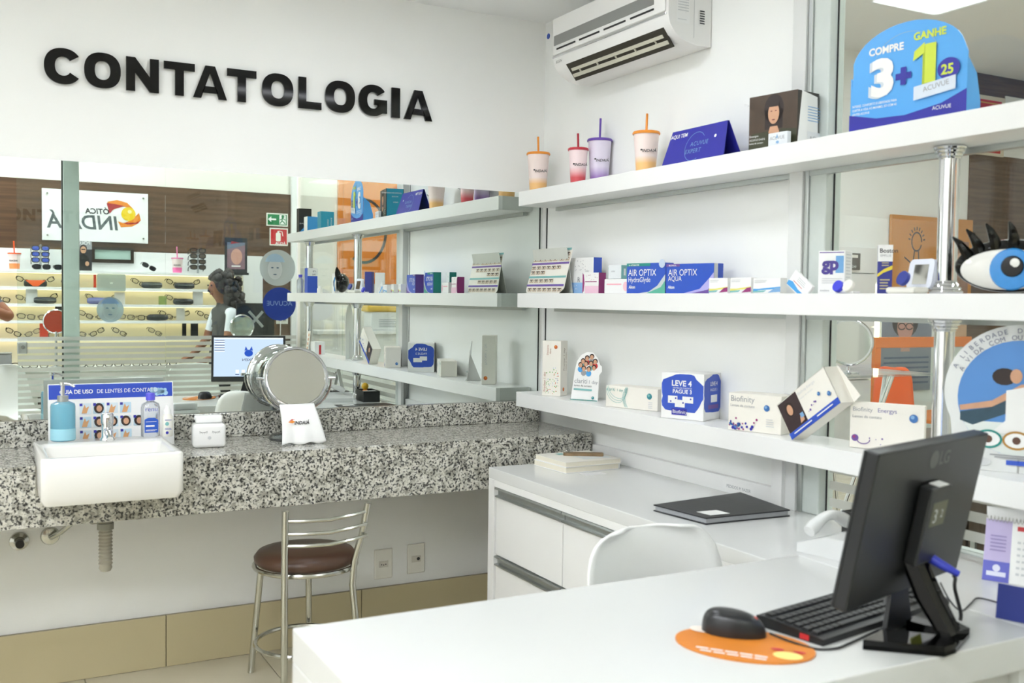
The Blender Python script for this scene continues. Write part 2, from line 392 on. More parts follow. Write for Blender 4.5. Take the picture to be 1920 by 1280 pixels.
# stickers on the partition
def sticker(name, label, cx, cz, r, mat, parent_y):
    t = thing(name, label, 'sticker', (cx, parent_y, cz))
    # print faces the room (towards +Y)
    MB().prism(circ(0, 0, r, 40), 0, .0008).build('film', mat, t)
    return t, Face(t, (0, .0008, 0), (-1, 0, 0), (0, 0, 1), (0, 1, 0), 1)
t, f = sticker('round_sticker', 'small round blue face sticker on the glass door', .877, 1.255, .088, FILM, PART+.0412)
f.poly('face_print', circ(.0, -.005, .05, 20, .066), FILMG); f.poly('hair_print', [circ(0, .02, .062, 16, .06, 20, 160)], M('print_blue_grey', (110, 140, 170), .5))
f.poly('eye_print', [circ(.02, .01, .010, 10, .005), circ(-.02, .01, .010, 10, .005), circ(0, -.035, .014, 10, .005)], M('print_slate', (80, 100, 120), .5))
t = thing('door_sticker', 'pale green rectangular sticker above the round face sticker', 'sticker', (.885, PART+.0412, 1.441))
MB().prism(rrect(-.093, -.058, .093, .058, .008), 0, .0008).build('film', FILMG, t)
f = Face(t, (0, .0008, 0), (-1, 0, 0), (0, 0, 1), (0, 1, 0), 1); f.text([('w', 0, -.01, .03)], PAPER, align='CENTER')
t, f = sticker('round_sticker', 'large pale round sticker with a woman face beside the shelf end', 2.055, 1.575, .135, glass_mat('pale_blue_film', (.7, .8, .88), .03, 5, .6), PART+.006)
f.poly('face_print', circ(.02, -.01, .055, 20, .078), M('print_pale_skin', (205, 206, 205), .5)); f.poly('hair_print', [circ(.02, .03, .075, 16, .075, 10, 170)], M('print_pale_blue', (170, 192, 212), .5))
f.poly('eye_print', [circ(.04, .0, .010, 10, .005), circ(0, .0, .010, 10, .005), circ(.02, -.05, .014, 10, .005)], M('print_slate', (80, 100, 120), .5))
t, f = sticker('round_sticker', 'round deep blue ACUVUE sticker under the pale face sticker', 2.07, 1.305, .125, M('deep_blue_film', (26, 56, 150), .3), PART+.006)
f.text([('ACUVUE', .0, -.012, .05)], M('pale_blue_text', (140, 165, 215), .5), align='CENTER')
# ------------------------------------------------------------------ black wall letters
sg = thing('wall_sign', 'large black acrylic lettering CONTATOLOGIA high on the white wall', 'sign', (0, MIR-.001, 0))
LX = [(182, 328), (350, 503), (525, 662), (683, 812), (805, 946), (947, 1069), (1093, 1223), (1245, 1341), (1357, 1481), (1497, 1615), (1634, 1669), (1686, 1804)]
def sup(u, v, a, b, n=40, e=2.35, a0=0, a1=360, cl=True):
    k = n if cl else n-1; o = []
    for i in range(n):
        t = math.radians(a0+(a1-a0)*i/k); c, s = math.cos(t), math.sin(t)
        o.append((u+a*abs(c)**(2/e)*(1 if c >= 0 else -1), v+b*abs(s)**(2/e)*(1 if s >= 0 else -1)))
    return o
def letter(mb, ch, x0, wd, z0, H, d0, d1):
    def P(pts): mb.prism([(x0+u*wd, z0+v*H) for u, v in pts], d0, d1)
    st = .27*H/wd*.95                    # stem width as a share of the letter width
    if ch in 'OCG':
        cx, cz, a, b = x0+wd/2, z0+H/2, wd/2, H/2*1.03; ia, ib = a-.29*H, b-.24*H
        if ch == 'O': mb.ring(sup(cx, cz, a, b), sup(cx, cz, ia, ib), d0, d1)
        else:
            a0, a1 = (36, 324) if ch == 'C' else (36, 350)
            if ch == 'C': a = wd/1.826; cx = x0+a; ia = a-.29*H
            mb.ring(sup(cx, cz, a, b, 36, 2.2, a0, a1, False), sup(cx, cz, ia, ib, 36, 2.2, a0, a1, False), d0, d1, closed=False)
            if ch == 'G':
                mb.prism([(x0+u*wd, z0+v*H) for u, v in ((.55, .36), (.74, .36), (.74, .10), (1., .10), (1., .54), (.55, .54))], d0-.0006, d1)
    elif ch == 'N': P([(0, 0), (st, 0), (st, .56), (1-st, 0), (1, 0), (1, 1), (1-st, 1), (1-st, .44), (st, 1), (0, 1)])
    elif ch == 'T': P([(.5-st/2, 0), (.5+st/2, 0), (.5+st/2, .77), (1, .77), (1, 1), (0, 1), (0, .77), (.5-st/2, .77)])
    elif ch == 'L': P([(0, 0), (1, 0), (1, .23), (st, .23), (st, 1), (0, 1)])
    elif ch == 'I': P([(0, 0), (1, 0), (1, 1), (0, 1)])
    elif ch == 'A':
        s = st*.95
        P([(0, 0), (s, 0), (.5, .80), (.5, 1), (.5-s*.60, 1)])
        P([(1, 0), (1-s, 0), (.5, .80), (.5, 1), (.5+s*.60, 1)]); P([(.26, .17), (.74, .17), (.66, .37), (.34, .37)])
for ch, (a, b) in zip('CONTATOLOGIA', LX):
    mb = MB(); p = onY(a*.4479, 60+(70+(a/1804)*180)*.4479*1.0, MIR); q = onY(b*.4479, 60+(70+(b/1804)*180)*.4479, MIR)
    letter(mb, ch, p.x, q.x-p.x, 2.079, .118, -.016, -.006)
    mb.build('letter', BLACKG, sg)
# ------------------------------------------------------------------ granite counter
g = thing('granite_counter', 'long speckled grey granite counter under the wall mirror', 'counter', (0, 0, ZG))
mb = MB().b2((-1.9, 3.39, -.025), (.182, 3.838, 0), .002); mb.b2((.588, 3.39, -.025), (2.19, 3.838, 0), .002); mb.b2((.182, 3.622, -.025), (.588, 3.838, 0)).build('worktop', GRAN, g)
mb = MB().b2((-1.9, 3.39, -.19), (.182, 3.415, -.0255), .002); mb.b2((.588, 3.39, -.19), (2.19, 3.415, -.0255), .002); mb.b2((.182, 3.39, -.19), (.588, 3.415, -.097)).build('apron', GRAN, g)
MB().b2((-1.9, 3.813, .0005), (2.19, 3.838, .09), .002).build('backsplash', GRAN, g)
# shelves on the right
for z, nm, y1 in ((ZT, 'highest', 3.743), (ZM, 'middle', 3.743), (ZL, 'lowest', 3.742)):
    s = thing('wall_shelf', 'long white %s shelf on the right wall' % nm, 'shelf', (0, 0, z), 0, 'white wall shelves')
    MB().b2((SX, .46, -.06), (2.205, y1, 0), .0015).build('board', LAM, s)
    MB().b2((SX+.02, y1-.004, -.0595), (2.2, y1+.0005, -.0005)).build('end_cap', M('edge_band_grey', (214, 216, 212), .4), s)
    MB().b2((2.185, .5, -.075), (2.205, y1-.05, -.0605)).build('rail', ALU, s)
# chrome posts between the shelves
def collar(mb, z, up):
    k = 1 if up else -1
    for i, (r, hh) in enumerate(((.040, .008), (.036, .008), (.031, .008), (.027, .006))):
        zz = z+k*(i*.0085); mb.lathe([(0, zz), (r*.93, zz), (r, zz+k*hh*.5), (r*.93, zz+k*hh), (0, zz+k*hh)], 24)
for y, q in ((1.70, 'beside the blue eye figure'), (.70, 'at the camera end of the shelves')):
    t = thing('shelf_post', 'chrome shelf support post ' + q, 'post', (2.125, y, ZC), 0, 'chrome shelf posts')
    for a, b in ((0, ZL-.06-ZC), (ZL-ZC, ZM-.06-ZC), (ZM-ZC, ZT-.06-ZC)):
        p = MB().lathe([(0, a+.001), (.024, a+.001), (.024, b-.001), (0, b-.001)], 24).build('pipe', STEEL if 0 else CHROME, t, True)
        for zz, up in ((a+.001, True), (b-.001, False)):
            mb = MB(); collar(mb, zz, up); mb.build('collar', CHROME, p, True, ang=30)
# ------------------------------------------------------------------ air conditioner
ac = thing('air_conditioner', 'white split air conditioner with silver strip high on the right wall', 'air conditioner', (0, 0, 0))
Y0, Y1 = 2.725, 3.465
prof = [(2.208, 2.215), (2.208, 2.455), (2.06, 2.455), (2.036, 2.44), (2.03, 2.40), (2.03, 2.30), (2.037, 2.272), (2.06, 2.243), (2.10, 2.222), (2.15, 2.213)]
mb = MB(); a = [[mb.bm.verts.new((u, y, v)) for u, v in prof] for y in (Y0, Y1)]
mb.bm.faces.new(a[0]); mb.bm.faces.new(a[1][::-1])
for i in range(len(prof)):
    mb.bm.faces.new((a[0][i], a[0][(i+1) % len(prof)], a[1][(i+1) % len(prof)], a[1][i]))
ACW = M('aircon_white', (238, 237, 234), .3, var=.01)
body = mb.build('body', ACW, ac, True, ang=35)
MB().b2((2.022, Y0+.012, 2.312), (2.030, Y1-.008, 2.452), .003).build('front_panel', ACW, ac)
MB().b2((2.0195, Y0+.07, 2.346), (2.0222, Y1-.02, 2.384), .0005).build('trim_strip', M('aircon_silver', (150, 151, 148), .35, .4), ac)
for i in range(4):
    a_ = Y1-.04-i*.165; MB().b2((2.0195, a_-.135, 2.328), (2.0222, a_, 2.334)).build('slot', BLACKM, ac)
MB().b2((2.026, Y0+.01, 2.302), (2.0305, Y1, 2.309), .001).build('bevel_line', CHROME, ac)
# outlet in the slanted lower front
d = Vector((.023, 0, -.029)).normalized(); nrm = Vector((-.029, 0, -.023)).normalized()
R3 = Matrix((d, Vector((0, 1, 0)), nrm)).transposed()
cn = Vector((2.0655, (Y0+Y1)/2-.02, 2.2400))
MB().box(cn+nrm*.002, (.074, .62, .004), .001, R3).build('outlet', M('aircon_dark_cavity', (52, 48, 38), .8), ac)
LV = M('louvre_beige', (206, 203, 186), .4)
MB().box(cn+nrm*.006-d*.010, (.012, .58, .002), 0, R3).build('louvre', LV, ac)
MB().box(cn+nrm*.007+d*.014, (.014, .60, .002), 0, R3).build('louvre', LV, ac)
for i in range(5): MB().box(cn+nrm*.0065+Vector((0, -.24+i*.12, 0))+d*.002, (.018, .004, .005), 0, R3).build('vane', LV, ac)
f = Face(ac, (2.030, Y1-.02, 2.272), (0, -1, 0), (.15, 0, .99), (-.99, 0, .15), 1); f.k = 3
f.text([('ELGIN', 0.0, .008, .016)], M('grey_logo', (120, 120, 120), .5))
f = Face(ac, (2.045, Y0, 2.235), (1, 0, 0), (0, 0, 1), (0, -1, 0), 1)
f.poly('energy_label', rrect(.018, .045, .072, .19, .002), PAPER)
f.poly('energy_bars', [rect(.022, .172, .044, .180)], BLUE); f.poly('energy_bars', [rect(.022, .158, .050, .166)], GREENP); f.poly('energy_bars', [rect(.022, .144, .052, .152)], M('pink_print', (232, 160, 160), .5))
f.text([('C', .056, .156, .018)], DARK, bold=.03)
f.poly('label_lines', [rect(.022, .128-i*.009, .066, .131-i*.009) for i in range(6)]+[rect(.022, .054, .058, .056), rect(.054, .076, .0548, .14)], LGREY)
f.poly('side_seam', [rect(.088, .0, .0892, .20)], GREYP)
f.poly('side_grille', [rect(.112, .05+i*.008, .132, .054+i*.008) for i in range(6)], DARK)
# small blue wall sticker beside the air conditioner
p = onX(1028, 68, XW-.002)
t = MB().prism([(p.y+u, p.z+v) for u, v in circ(0, 0, .012, 20)], XW-.002, XW-.0005, 'x').build('wall_seal', BLUE); tag(t, 'tiny round blue seal on the wall left of the air conditioner', 'seal')
# ------------------------------------------------------------------ sink and plumbing
s = thing('sink', 'rectangular white ceramic sink projecting from the granite counter', 'sink', (.385, 3.2, .74))
W2 = .2
def bowl(o_, zt):   # rounded rectangular shell with a flat rim and a hollow
    mb = MB(); rings = []
    def rr(a, b, c, d_, r, z): return [mb.bm.verts.new((u, v, z)) for u, v in rrect(a, b, c, d_, r, 4)]
    rings = [rr(-.19, .012, .19, .40, .02, 0), rr(-W2, 0, W2, .42, .018, .02), rr(-W2, 0, W2, .42, .018, .136), rr(-W2+.004, .004, W2-.004, .416, .016, .141),
             rr(-W2+.022, .022, W2-.022, .28, .016, .141), rr(-W2+.027, .027, W2-.027, .275, .02, .135), rr(-W2+.04, .04, W2-.04, .26, .03, .035)]
    for a, b in zip(rings, rings[1:]):
        for i in range(len(a)): mb.bm.faces.new((a[i], a[(i+1) % len(a)], b[(i+1) % len(a)], b[i]))
    mb.bm.faces.new(rings[0][::-1]); mb.bm.faces.new(rings[-1]); return mb
bowl(0, 0).build('basin', CERAM, s, True, ang=50)
MB().lathe([(0, .036), (.02, .036), (.022, .038), (0, .038)], 20, (0, .15, 0)).build('drain_ring', CHROME, s)
t = thing('tap', 'short chrome push tap at the back of the white sink', 'tap', (.405, 3.555, .881))
MB().lathe([(0, 0), (.024, 0), (.024, .006), (.019, .012), (.018, .05), (.0185, .082), (.017, .088), (0, .088)], 24).build('body', CHROME, t, True)
MB().tube([(0, -.005, .034), (0, -.04, .026), (0, -.07, .012)], [.013, .012, .010], 12).build('spout', CHROME, t, True)
MB().lathe([(0, .056), (.0205, .056), (.0205, .084), (.017, .090), (0, .090)], 24).build('push_cap', CHROME, t, True)
pv = onY(36, 1014, MIR)
t = thing('shutoff_valve', 'chrome round shutoff valve on the wall under the counter, leftmost', 'valve', (pv.x, MIR-.001, pv.z))
RX = Matrix.Rotation(math.pi/2, 3, 'X')
MB().lathe([(0, 0), (.032, 0), (.030, .008), (.018, .014), (.016, .04), (0, .04)], 24, mat=RX).build('flange', STEEL, t, True)
MB().lathe([(0, .04), (.014, .04), (.014, .055), (0, .055)], 16, mat=RX).build('spindle', BLACKM, t, True)
pv = onY(94, 1004, MIR)
t = thing('supply_pipe', 'chrome flange with bent supply pipe below the sink', 'pipe', (pv.x, MIR-.001, pv.z))
MB().lathe([(0, 0), (.032, 0), (.028, .010), (.012, .014), (0, .014)], 24, mat=RX).build('flange', STEEL, t, True)
MB().tube([(0, -.012, 0), (0, -.035, .002), (.03, -.06, .022), (.08, -.10, .075), (.11, -.14, .14)], .009, 10).build('pipe', STEEL, t, True)
pa, pb = onY(203, 935, 3.55), onY(198, 1070, 3.55)
t = thing('drain_hose', 'grey corrugated drain hose hanging below the sink', 'hose', (pb.x, 3.55, pb.z))
H = pa.z-pb.z+.03; HOSE = M('grey_hose', (172, 168, 152), .5)
pr = [(0, 0), (.016, .001), (.021, .012)]; k = .02
while k < H-.02: pr += [(.0185, k), (.0225, k+.006)]; k += .0115
pr += [(.02, H), (0, H)]
MB().lathe(pr, 20).build('hose', HOSE, t, True, ang=60)
MB().lathe([(0, H*.52), (.026, H*.52), (.026, H*.52+.02), (0, H*.52+.02)], 20).build('clamp_ring', M('grey_ring', (150, 150, 138), .45), t, True)
MB().b2((-.05, -.02, H*.6), (-.018, .02, H+.04), .008).build('trap_bracket', M('grey_trap', (132, 128, 112), .6), t)
# things on the sink and counter
pz = .882
t = thing('soap_dispenser', 'clear turquoise pump soap dispenser with chrome top on the sink', 'dispenser', (.275, 3.6, pz))
TQ = M('turquoise_acrylic', (132, 200, 222), .12, trans=.45, var=.02)
MB().lathe([(0, 0), (.036, 0), (.038, .004), (.038, .112), (.036, .120), (.020, .127), (0, .127)], 32).build('bottle', TQ, t, True, ang=50)
MB().lathe([(0, .003), (.0388, .003), (.0388, .040), (0, .040)], 32).build('soap_level', M('soap_pale_blue', (156, 208, 222), .3), t, True)
MB().lathe([(0, .127), (.017, .127), (.017, .146), (0, .146)], 24).build('collar', ALU, t, True)
q = MB().lathe([(0, .146), (.007, .146), (.007, .178), (.009, .180), (.009, .190), (0, .190)], 16)
q.tube([(0, 0, .186), (.02, -.012, .184), (.034, -.02, .176)], [.006, .005, .004], 10).build('pump', CHROME, t, True)
t = thing('guide_board', 'white instruction board with blue header leaning on the mirror behind the sink', 'board', (.238, 3.70, ZG+.0005))
t.rotation_euler = (-.14, 0, 0)
MB().b2((0, 0, 0), (.405, .004, .222), .001).build('panel', PAPER, t)
f = Face(t, (0, 0, 0), (1, 0, 0), (0, 0, 1), (0, -1, 0), 1)
f.poly('header_band', rect(.003, .170, .402, .219), M('header_blue', (44, 76, 186), .4, var=.1, scale=6))
f.poly('water_splash', [circ(.33+.06*random.random(), .178+.022*random.random(), .004+.008*random.random(), 8) for _ in range(16)], M('splash_print', (170, 210, 236), .4))
f.text([('GUIA DE USO', .036, .188, .019, dict(bold=.02)), ('DE LENTES DE CONTATO', .153, .188, .019)], PAPER, sx=.9)
for r_ in range(3):
    for c in range(4 if r_ != 1 else 5):
        u, v = .098+c*.043, .118-r_*.046
        f.k = 4; f.poly('step_picture', rect(u, v, u+.036, v+.036), M('step_sky', (190, 216, 230), .5) if (r_+c) % 2 else M('step_pale', (214, 226, 232), .5))
        f.k = 5
        if c == 1 or (r_ == 1 and c > 1): f.poly('step_hair', circ(u+.018, v+.018, .016, 14, .018), HAIRP); f.k = 6; f.poly('step_face', circ(u+.019, v+.017, .009, 12, .011), SKIN)
        else: f.poly('step_hand', [[(u+.006, v+.002), (u+.022, v+.002), (u+.030, v+.026), (u+.020, v+.020), (u+.016, v+.032), (u+.011, v+.02)]], M('hand_print', (214, 160, 110), .5))
        f.k = 7; f.poly('step_number', rect(u, v+.027, u+.009, v+.036), NAVY)
t = thing('solution_bottle', 'clear lens solution bottle with violet cap and blue label', 'bottle', (.545, 3.585, pz))
CLR = M('clear_plastic', (236, 240, 246), .08, trans=.8, var=.01)
MB().lathe([(0, 0), (.028, 0), (.031, .004), (.031, .098), (.027, .112), (.012, .120), (.012, .126), (0, .126)], 28, ey=.62).build('bottle', CLR, t, True, ang=50)
MB().lathe([(0, .124), (.015, .124), (.015, .145), (.013, .148), (0, .148)], 20).build('cap', M('violet_cap', (92, 88, 214), .4), t, True)
f = Face(t, (0, -.0198, 0), (1, 0, 0), (0, 0, 1), (0, -1, 0), 1)
f.poly('label', [[(-.022, .016), (.022, .016), (.022, .058), (.010, .066), (-.010, .066), (-.022, .060)]], M('label_blue', (40, 88, 190), .4))
f.text([('renu', 0, .088, .022)], NAVY if 0 else M('label_violet', (84, 84, 180), .5), align='CENTER')
f.poly('label_text', [rect(-.018, .036, .010, .041), rect(-.018, .024, .018, .0255), rect(-.018, .021, .012, .0225), rect(-.018, .052, .016, .0535)], PAPER)
t = thing('drop_bottle', 'small white dropper bottle right of the violet capped bottle', 'bottle', (.598, 3.575, pz))
MB().lathe([(0, 0), (.017, 0), (.019, .003), (.019, .066), (.014, .072), (.014, .076), (0, .076)], 24).build('bottle', PVC, t, True)
MB().lathe([(0, .076), (.0125, .076), (.0125, .088), (.006, .096), (.005, .106), (0, .107)], 20).build('cap', PAPER, t, True)
f = Face(t, (0, -.0193, 0), (1, 0, 0), (0, 0, 1), (0, -1, 0), 1)
f.poly('label_mark', [circ(-.004, .044, .0065, 16)], TEALL); f.poly('label_line', [rect(-.011, .056, .011, .058), rect(-.011, .028, .009, .0295), rect(-.011, .024, .011, .0255)], NAVY); f.poly('label_mark', circ(-.004, .014, .005, 12), NAVY)
# tissue dispenser
t = thing('tissue_dispenser', 'white tissue dispenser with closed eyelashes print on the granite', 'dispenser', (.740, 3.60, ZG+.0005), -.12)
MB().b2((-.055, -.04, 0), (.055, .045, .082), .012, 3).build('case', M('glossy_white_plastic', (242, 242, 240), .15, var=.005), t, True)
MB().b2((-.046, -.012, .0825), (.046, .034, .108), .006, 3).build('tissue_stack', PAPER, t, True)
MB().b2((-.052, -.014, .088), (-.046, .02, .094), .001).build('clip', BLACKM, t)
f = Face(t, (0, -.0402, 0), (1, 0, 0), (0, 0, 1), (0, -1, 0), 1)
st = []
for cx in (-.020, .022):
    arc = [(cx+.014*math.cos(math.radians(a_)), .060+.006*math.sin(math.radians(a_))) for a_ in range(200, 341, 20)]
    st += band(arc, .0012)
    for (u, v) in arc[1:-1]: st += band([(u, v), (u+(u-cx)*.25, v-.005)], .0008)
f.poly('eyelashes', st, DARK); f.poly('emblem', [circ(.0, .035, .006, 14)], LGREY)
# vanity mirror on a stand
t = thing('vanity_mirror', 'round chrome magnifying mirror on a pedestal stand on the granite', 'mirror', (1.078, 3.675, ZG+.0005), 0)
MB().lathe([(0, 0), (.104, 0), (.104, .009), (.092, .018), (.034, .028), (.016, .045), (.012, .09), (.011, .11), (0, .11)], 36).build('pedestal', M('dark_chrome', (128, 130, 134), .16, 1), t, True)
C0 = Vector((0, .02, .222)); az = math.radians(196); hd = MB()
vw = Vector((-.16, -.94, .30)).normalized()
Q = vw.to_track_quat('Z', 'Y').to_matrix()
hd = MB().lathe([(.104, -.030), (.117, -.020), (.121, 0), (.117, .016), (.108, .020), (.104, .015), (.104, -.030)], 56, C0, Q, cap=False)
hd.build('housing', CHROME, t, True, ang=60)
MB().lathe([(0, .0140), (.1045, .0140), (.1045, .0150), (0, .0150)], 56, C0, Q).build('mirror_face', LOOK, t, False)
MB().lathe([(.119, -.012), (.121, -.03), (.112, -.048), (.09, -.058), (0, -.062)], 56, C0, Q).build('back_shell', CHROME, t, True, ang=60)
side = Vector((0, 0, 1)).cross(vw).normalized(); yk = []
for a_ in range(0, 181, 12):
    c, s_ = math.cos(math.radians(a_)), math.sin(math.radians(a_)); yk.append(C0 + side*(.131*c) - Vector((0, 0, .128*s_)) - vw*.004)
MB().tube(yk, .005, 8).build('yoke', CHROME, t, True)
for k in (-1, 1): MB().tube([C0+side*(.118*k), C0+side*(.145*k)], .0055, 10).build('pivot_knob', CHROME, t, True)
# towel hanging in front of the pedestal
tw = thing('hand_towel', 'white hand towel with INDAIA logo draped over the vanity mirror stand', 'towel', (1.052, 3.53, ZG+.002), 0)
mb = MB(); NU, NV = 16, 18; g_ = []
for j_ in range(NV+1):
    v = j_/NV; row = []
    for i_ in range(NU+1):
        u = i_/NU-.5; wd = .128+.034*(1-v)**1.3; zz = .132*v+.002
        yy = .052*v**2-.006*math.sin(u*9+1)*(1-v*.6)-.004*math.cos(u*17)*(1-v) - .012*(1-v)
        row.append(mb.bm.verts.new((u*wd+.010*(v-.5)*-1, yy, zz+(.004*math.sin(u*14) if j_ == 0 else 0))))
    g_.append(row)
for j_ in range(NV):
    for i_ in range(NU): mb.bm.faces.new((g_[j_][i_], g_[j_][i_+1], g_[j_+1][i_+1], g_[j_+1][i_]))
TOW = M('white_terry', (244, 244, 242), .9, var=.01, scale=300, bump=.3)
o = mb.build('cloth', TOW, tw, True, ang=80, recalc=False)
sd = o.modifiers.new('thick', 'SOLIDIFY'); sd.thickness = .006; sd.offset = 1
f = Face(tw, (0, .0, .0), (1, 0, 0), (0, .17, .985), (0, -.985, .17), 1); f.k = 45
f.text([('INDAIÁ', -.030, .068, .017)], DARK, bold=.03, shear=.2, sx=.95)
f.poly('logo_swirl', [[(-.052, .077), (-.036, .073), (-.026, .078), (-.036, .084)]], ORNG); f.poly('logo_swirl', [[(-.050, .079), (-.036, .084), (-.026, .086), (-.038, .088)]], REDP)
# ------------------------------------------------------------------ bar stool
t = thing('bistro_stool', 'low chrome stool with brown round seat tucked under the granite', 'stool', (1.045, 3.455, 0))
SEATM = M('brown_vinyl', (82, 58, 44), .35, var=.15, scale=9)
MB().lathe([(0, .430), (.165, .430), (.176, .440), (.178, .455), (.165, .472), (.12, .482), (0, .485)], 40).build('seat', SEATM, t, True, ang=60)
MB().tube([(.176*math.cos(i*math.pi/16), .176*math.sin(i*math.pi/16), .424) for i in range(32)], .0085, 8, True).build('seat_ring', STEEL, t, True)
PL, PR = onY(535, 958, 3.27), onY(690, 942, 3.24)
l0 = Vector((PL.x-1.045, 3.27-3.455, PL.z)); r0 = Vector((PR.x-1.045, 3.24-3.455, PR.z))
MB().tube([l0, l0*1+Vector((0, .006, -.2)), (l0.x, -.178, .40), (l0.x-.006, -.20, 0)], .0115, 12).build('leg', STEEL, t, True)
MB().tube([r0, (r0.x-.012, -.195, .56), (.118, -.172, .46), (.112, -.172, .38), (.125, -.19, .2), (.138, -.20, 0)], .0115, 12).build('leg', STEEL, t, True)
MB().tube([(-.13, .10, .42), (-.148, .177, 0)], .0115, 12).build('leg', STEEL, t, True)
MB().tube([(.06, .165, .42), (.075, .20, 0)], .0115, 12).build('leg', STEEL, t, True)
for k, zz in enumerate((-.035, -.078, -.118)):
    a_, b_ = l0+Vector((.003, .003, zz)), r0+Vector((-.003, .003, zz+.006)); md = (a_+b_)/2+Vector((0, -.03, -.006))
    MB().tube([a_, a_*.6+md*.4+Vector((0, -.008, 0)), md, md*.4+b_*.6+Vector((0, -.008, 0)), b_], .0065, 8).build('back_rung', STEEL, t, True)
MB().tube([(.168*math.cos(i*math.pi/16)-.005, .172*math.sin(i*math.pi/16)-.003, .15) for i in range(32)], .008, 8, True).build('foot_ring', STEEL, t, True)
# power outlets
for k, (x, y) in enumerate(((718, 1056), (779, 1046))):
    p = onY(x, y, MIR)
    t = thing('wall_outlet', 'cream wall outlet plate with ' + ('three pin socket near the stool' if k == 0 else 'single black phone jack'), 'outlet', (p.x, MIR-.0005, p.z), 0, 'wall outlets')
    MB().b2((-.039, -.007, -.061), (.039, 0, .061), .004).build('plate', PVC, t)
    MB().b2((-.02, -.0085, -.014), (.02, -.007, .012), .001).build('socket', M('socket_grey', (214, 210, 198), .4), t)
    f = Face(t, (0, -.0085, 0), (1, 0, 0), (0, 0, 1), (0, -1, 0), 1)
    f.poly('contact_hole', [circ(-.009, -.002, .0025, 10), circ(0, -.004, .0025, 10), circ(.009, -.002, .0025, 10)] if k == 0 else [circ(.009, -.001, .007, 12)], BLACKM)
# ------------------------------------------------------------------ cabinet and worktop along the right wall
CX = 1.70; CY1 = 3.33
cb = thing('drawer_cabinet', 'white low drawer cabinet with aluminium handle rails below the shelves', 'cabinet', (0, 0, 0))
MB().b2((CX+.02, 1.86, .0), (2.205, CY1-.02, .675), 0).build('carcass', LAM, cb)
MB().b2((CX, CY1-.045, 0), (2.205, CY1, .70), .001).build('side_panel', LAM, cb)
MB().b2((CX, 1.86, .675), (CX+.02, CY1-.045, .70), .001).build('top_rail', LAM, cb)
ya, n_ = CY1-.055, 3
for c in range(n_):
    y1 = ya-c*.475; y0 = y1-.470
    if y0 < 1.86: y0 = 1.865
    for r_, (z0, z1) in enumerate(((.427, .674), (.16, .422), (.02, .155))):
        d_ = MB().b2((CX+.004, y0, z0), (CX+.0195, y1, z1-.036), .0015).build('drawer_front', LAM, cb)
        hd = MB().prism([(CX+.0195, z1), (CX-.002, z1), (CX-.004, z1-.006), (CX+.012, z1-.010), (CX+.012, z1-.028), (CX-.002, z1-.030), (CX-.002, z1-.035), (CX+.0195, z1-.035)], y0, y1, 'y').build('handle_rail', ALU, d_)
wt = tag(MB().b2((CX, 1.851, .70), (2.205, CY1, ZC), .002).build('cabinet_worktop', LAMG), 'white glossy worktop over the drawer cabinet', 'worktop')
w2_ = tag(MB().b2((1.802, .45, .68), (2.198, 1.849, ZC), .002).build('window_counter', LAMG), 'white window counter joining the desk under the glass', 'counter')
st = thing('wall_ledge', 'low white ledge strip along the wall on the worktop', 'ledge', (0, 0, ZC))
MB().b2((2.186, 2.33, 0), (2.209, CY1+.05, .052), .001).build('strip', LAM, st)
f = Face(st, (2.186, 2.57, .014), (0, -1, 0), (0, 0, 1), (-1, 0, 0), 1)
f.poly('label_tape', rect(-.02, -.004, .13, .024), PAPER); f.text([('PEDIDOS P/ FAZER', 0, .004, .014)], GREYP)
MB().b2((2.16, 2.29, .0005), (2.1755, 2.335, .20), .001).build('end_block', LAM, st)
# books with wooden key tag
b = [onZ(995, 872, ZC), onZ(1062, 888, ZC), onZ(1162, 880, ZC)]
bk = Vector((1.885, 3.085)); an = 0.0
for k, (hh, nm, cm) in enumerate(((.022, 'lower thick white book lying on the cabinet worktop', PAPER), (.018, 'upper white book with printed cover under the wooden key tag', CREAM))):
    z0 = ZC+.0005+(0 if k == 0 else .0225)
    t = thing('book', nm, 'book', (bk.x, bk.y, z0), .05-.03*k)
    MB().b2((.002, .003, .002), (.236, .214, hh-.002)).build('pages', M('page_edges', (236, 230, 212), .7, var=.03, scale=200), t)
    MB().b2((0, 0, hh-.002), (.24, .217, hh), .0006).build('cover', cm, t); MB().b2((0, 0, 0), (.24, .217, .002), .0006).build('back_cover', cm, t)
    MB().b2((.236, 0, .002), (.24, .217, hh-.002)).build('spine', cm, t)
    if k: 
        f = Face(t, (0, 0, hh), (1, 0, 0), (0, 1, 0), (0, 0, 1), 1)
        f.poly('cover_photo', rect(.10, .03, .22, .13), M('cover_print', (222, 226, 224), .4, var=.06)); f.poly('cover_patch', rect(.07, .16, .10, .19), TEALL); f.poly('cover_patch', rect(.12, .10, .16, .13), LGREY)
t = thing('key_tag', 'brown wooden key tag with metal ring on the books', 'key tag', (2.03, 3.20, ZC+.0415), -.55)
MB().prism(rrect(-.075, -.02, .075, .02, .012), 0, .010, 'z').build('tag_plate', ramp_mat('tag_wood', [(.3, (116, 94, 66)), (.7, (150, 124, 90))], scale=20, stretch=(1, 8, 1), rough=.5), t)
MB().tube([(-.066+.016*math.cos(i*math.pi/8), .016*math.sin(i*math.pi/8), .014) for i in range(16)], .0014, 6, True).build('ring', STEEL, t, True)
t = MB().b2((1.93, 3.02, ZC+.0002), (2.02, 3.07, ZC+.0008)).build('paper_slip', M('printed_slip', (214, 214, 214), .6, var=.12, scale=60)); tag(t, 'small printed paper slip in front of the books', 'paper')
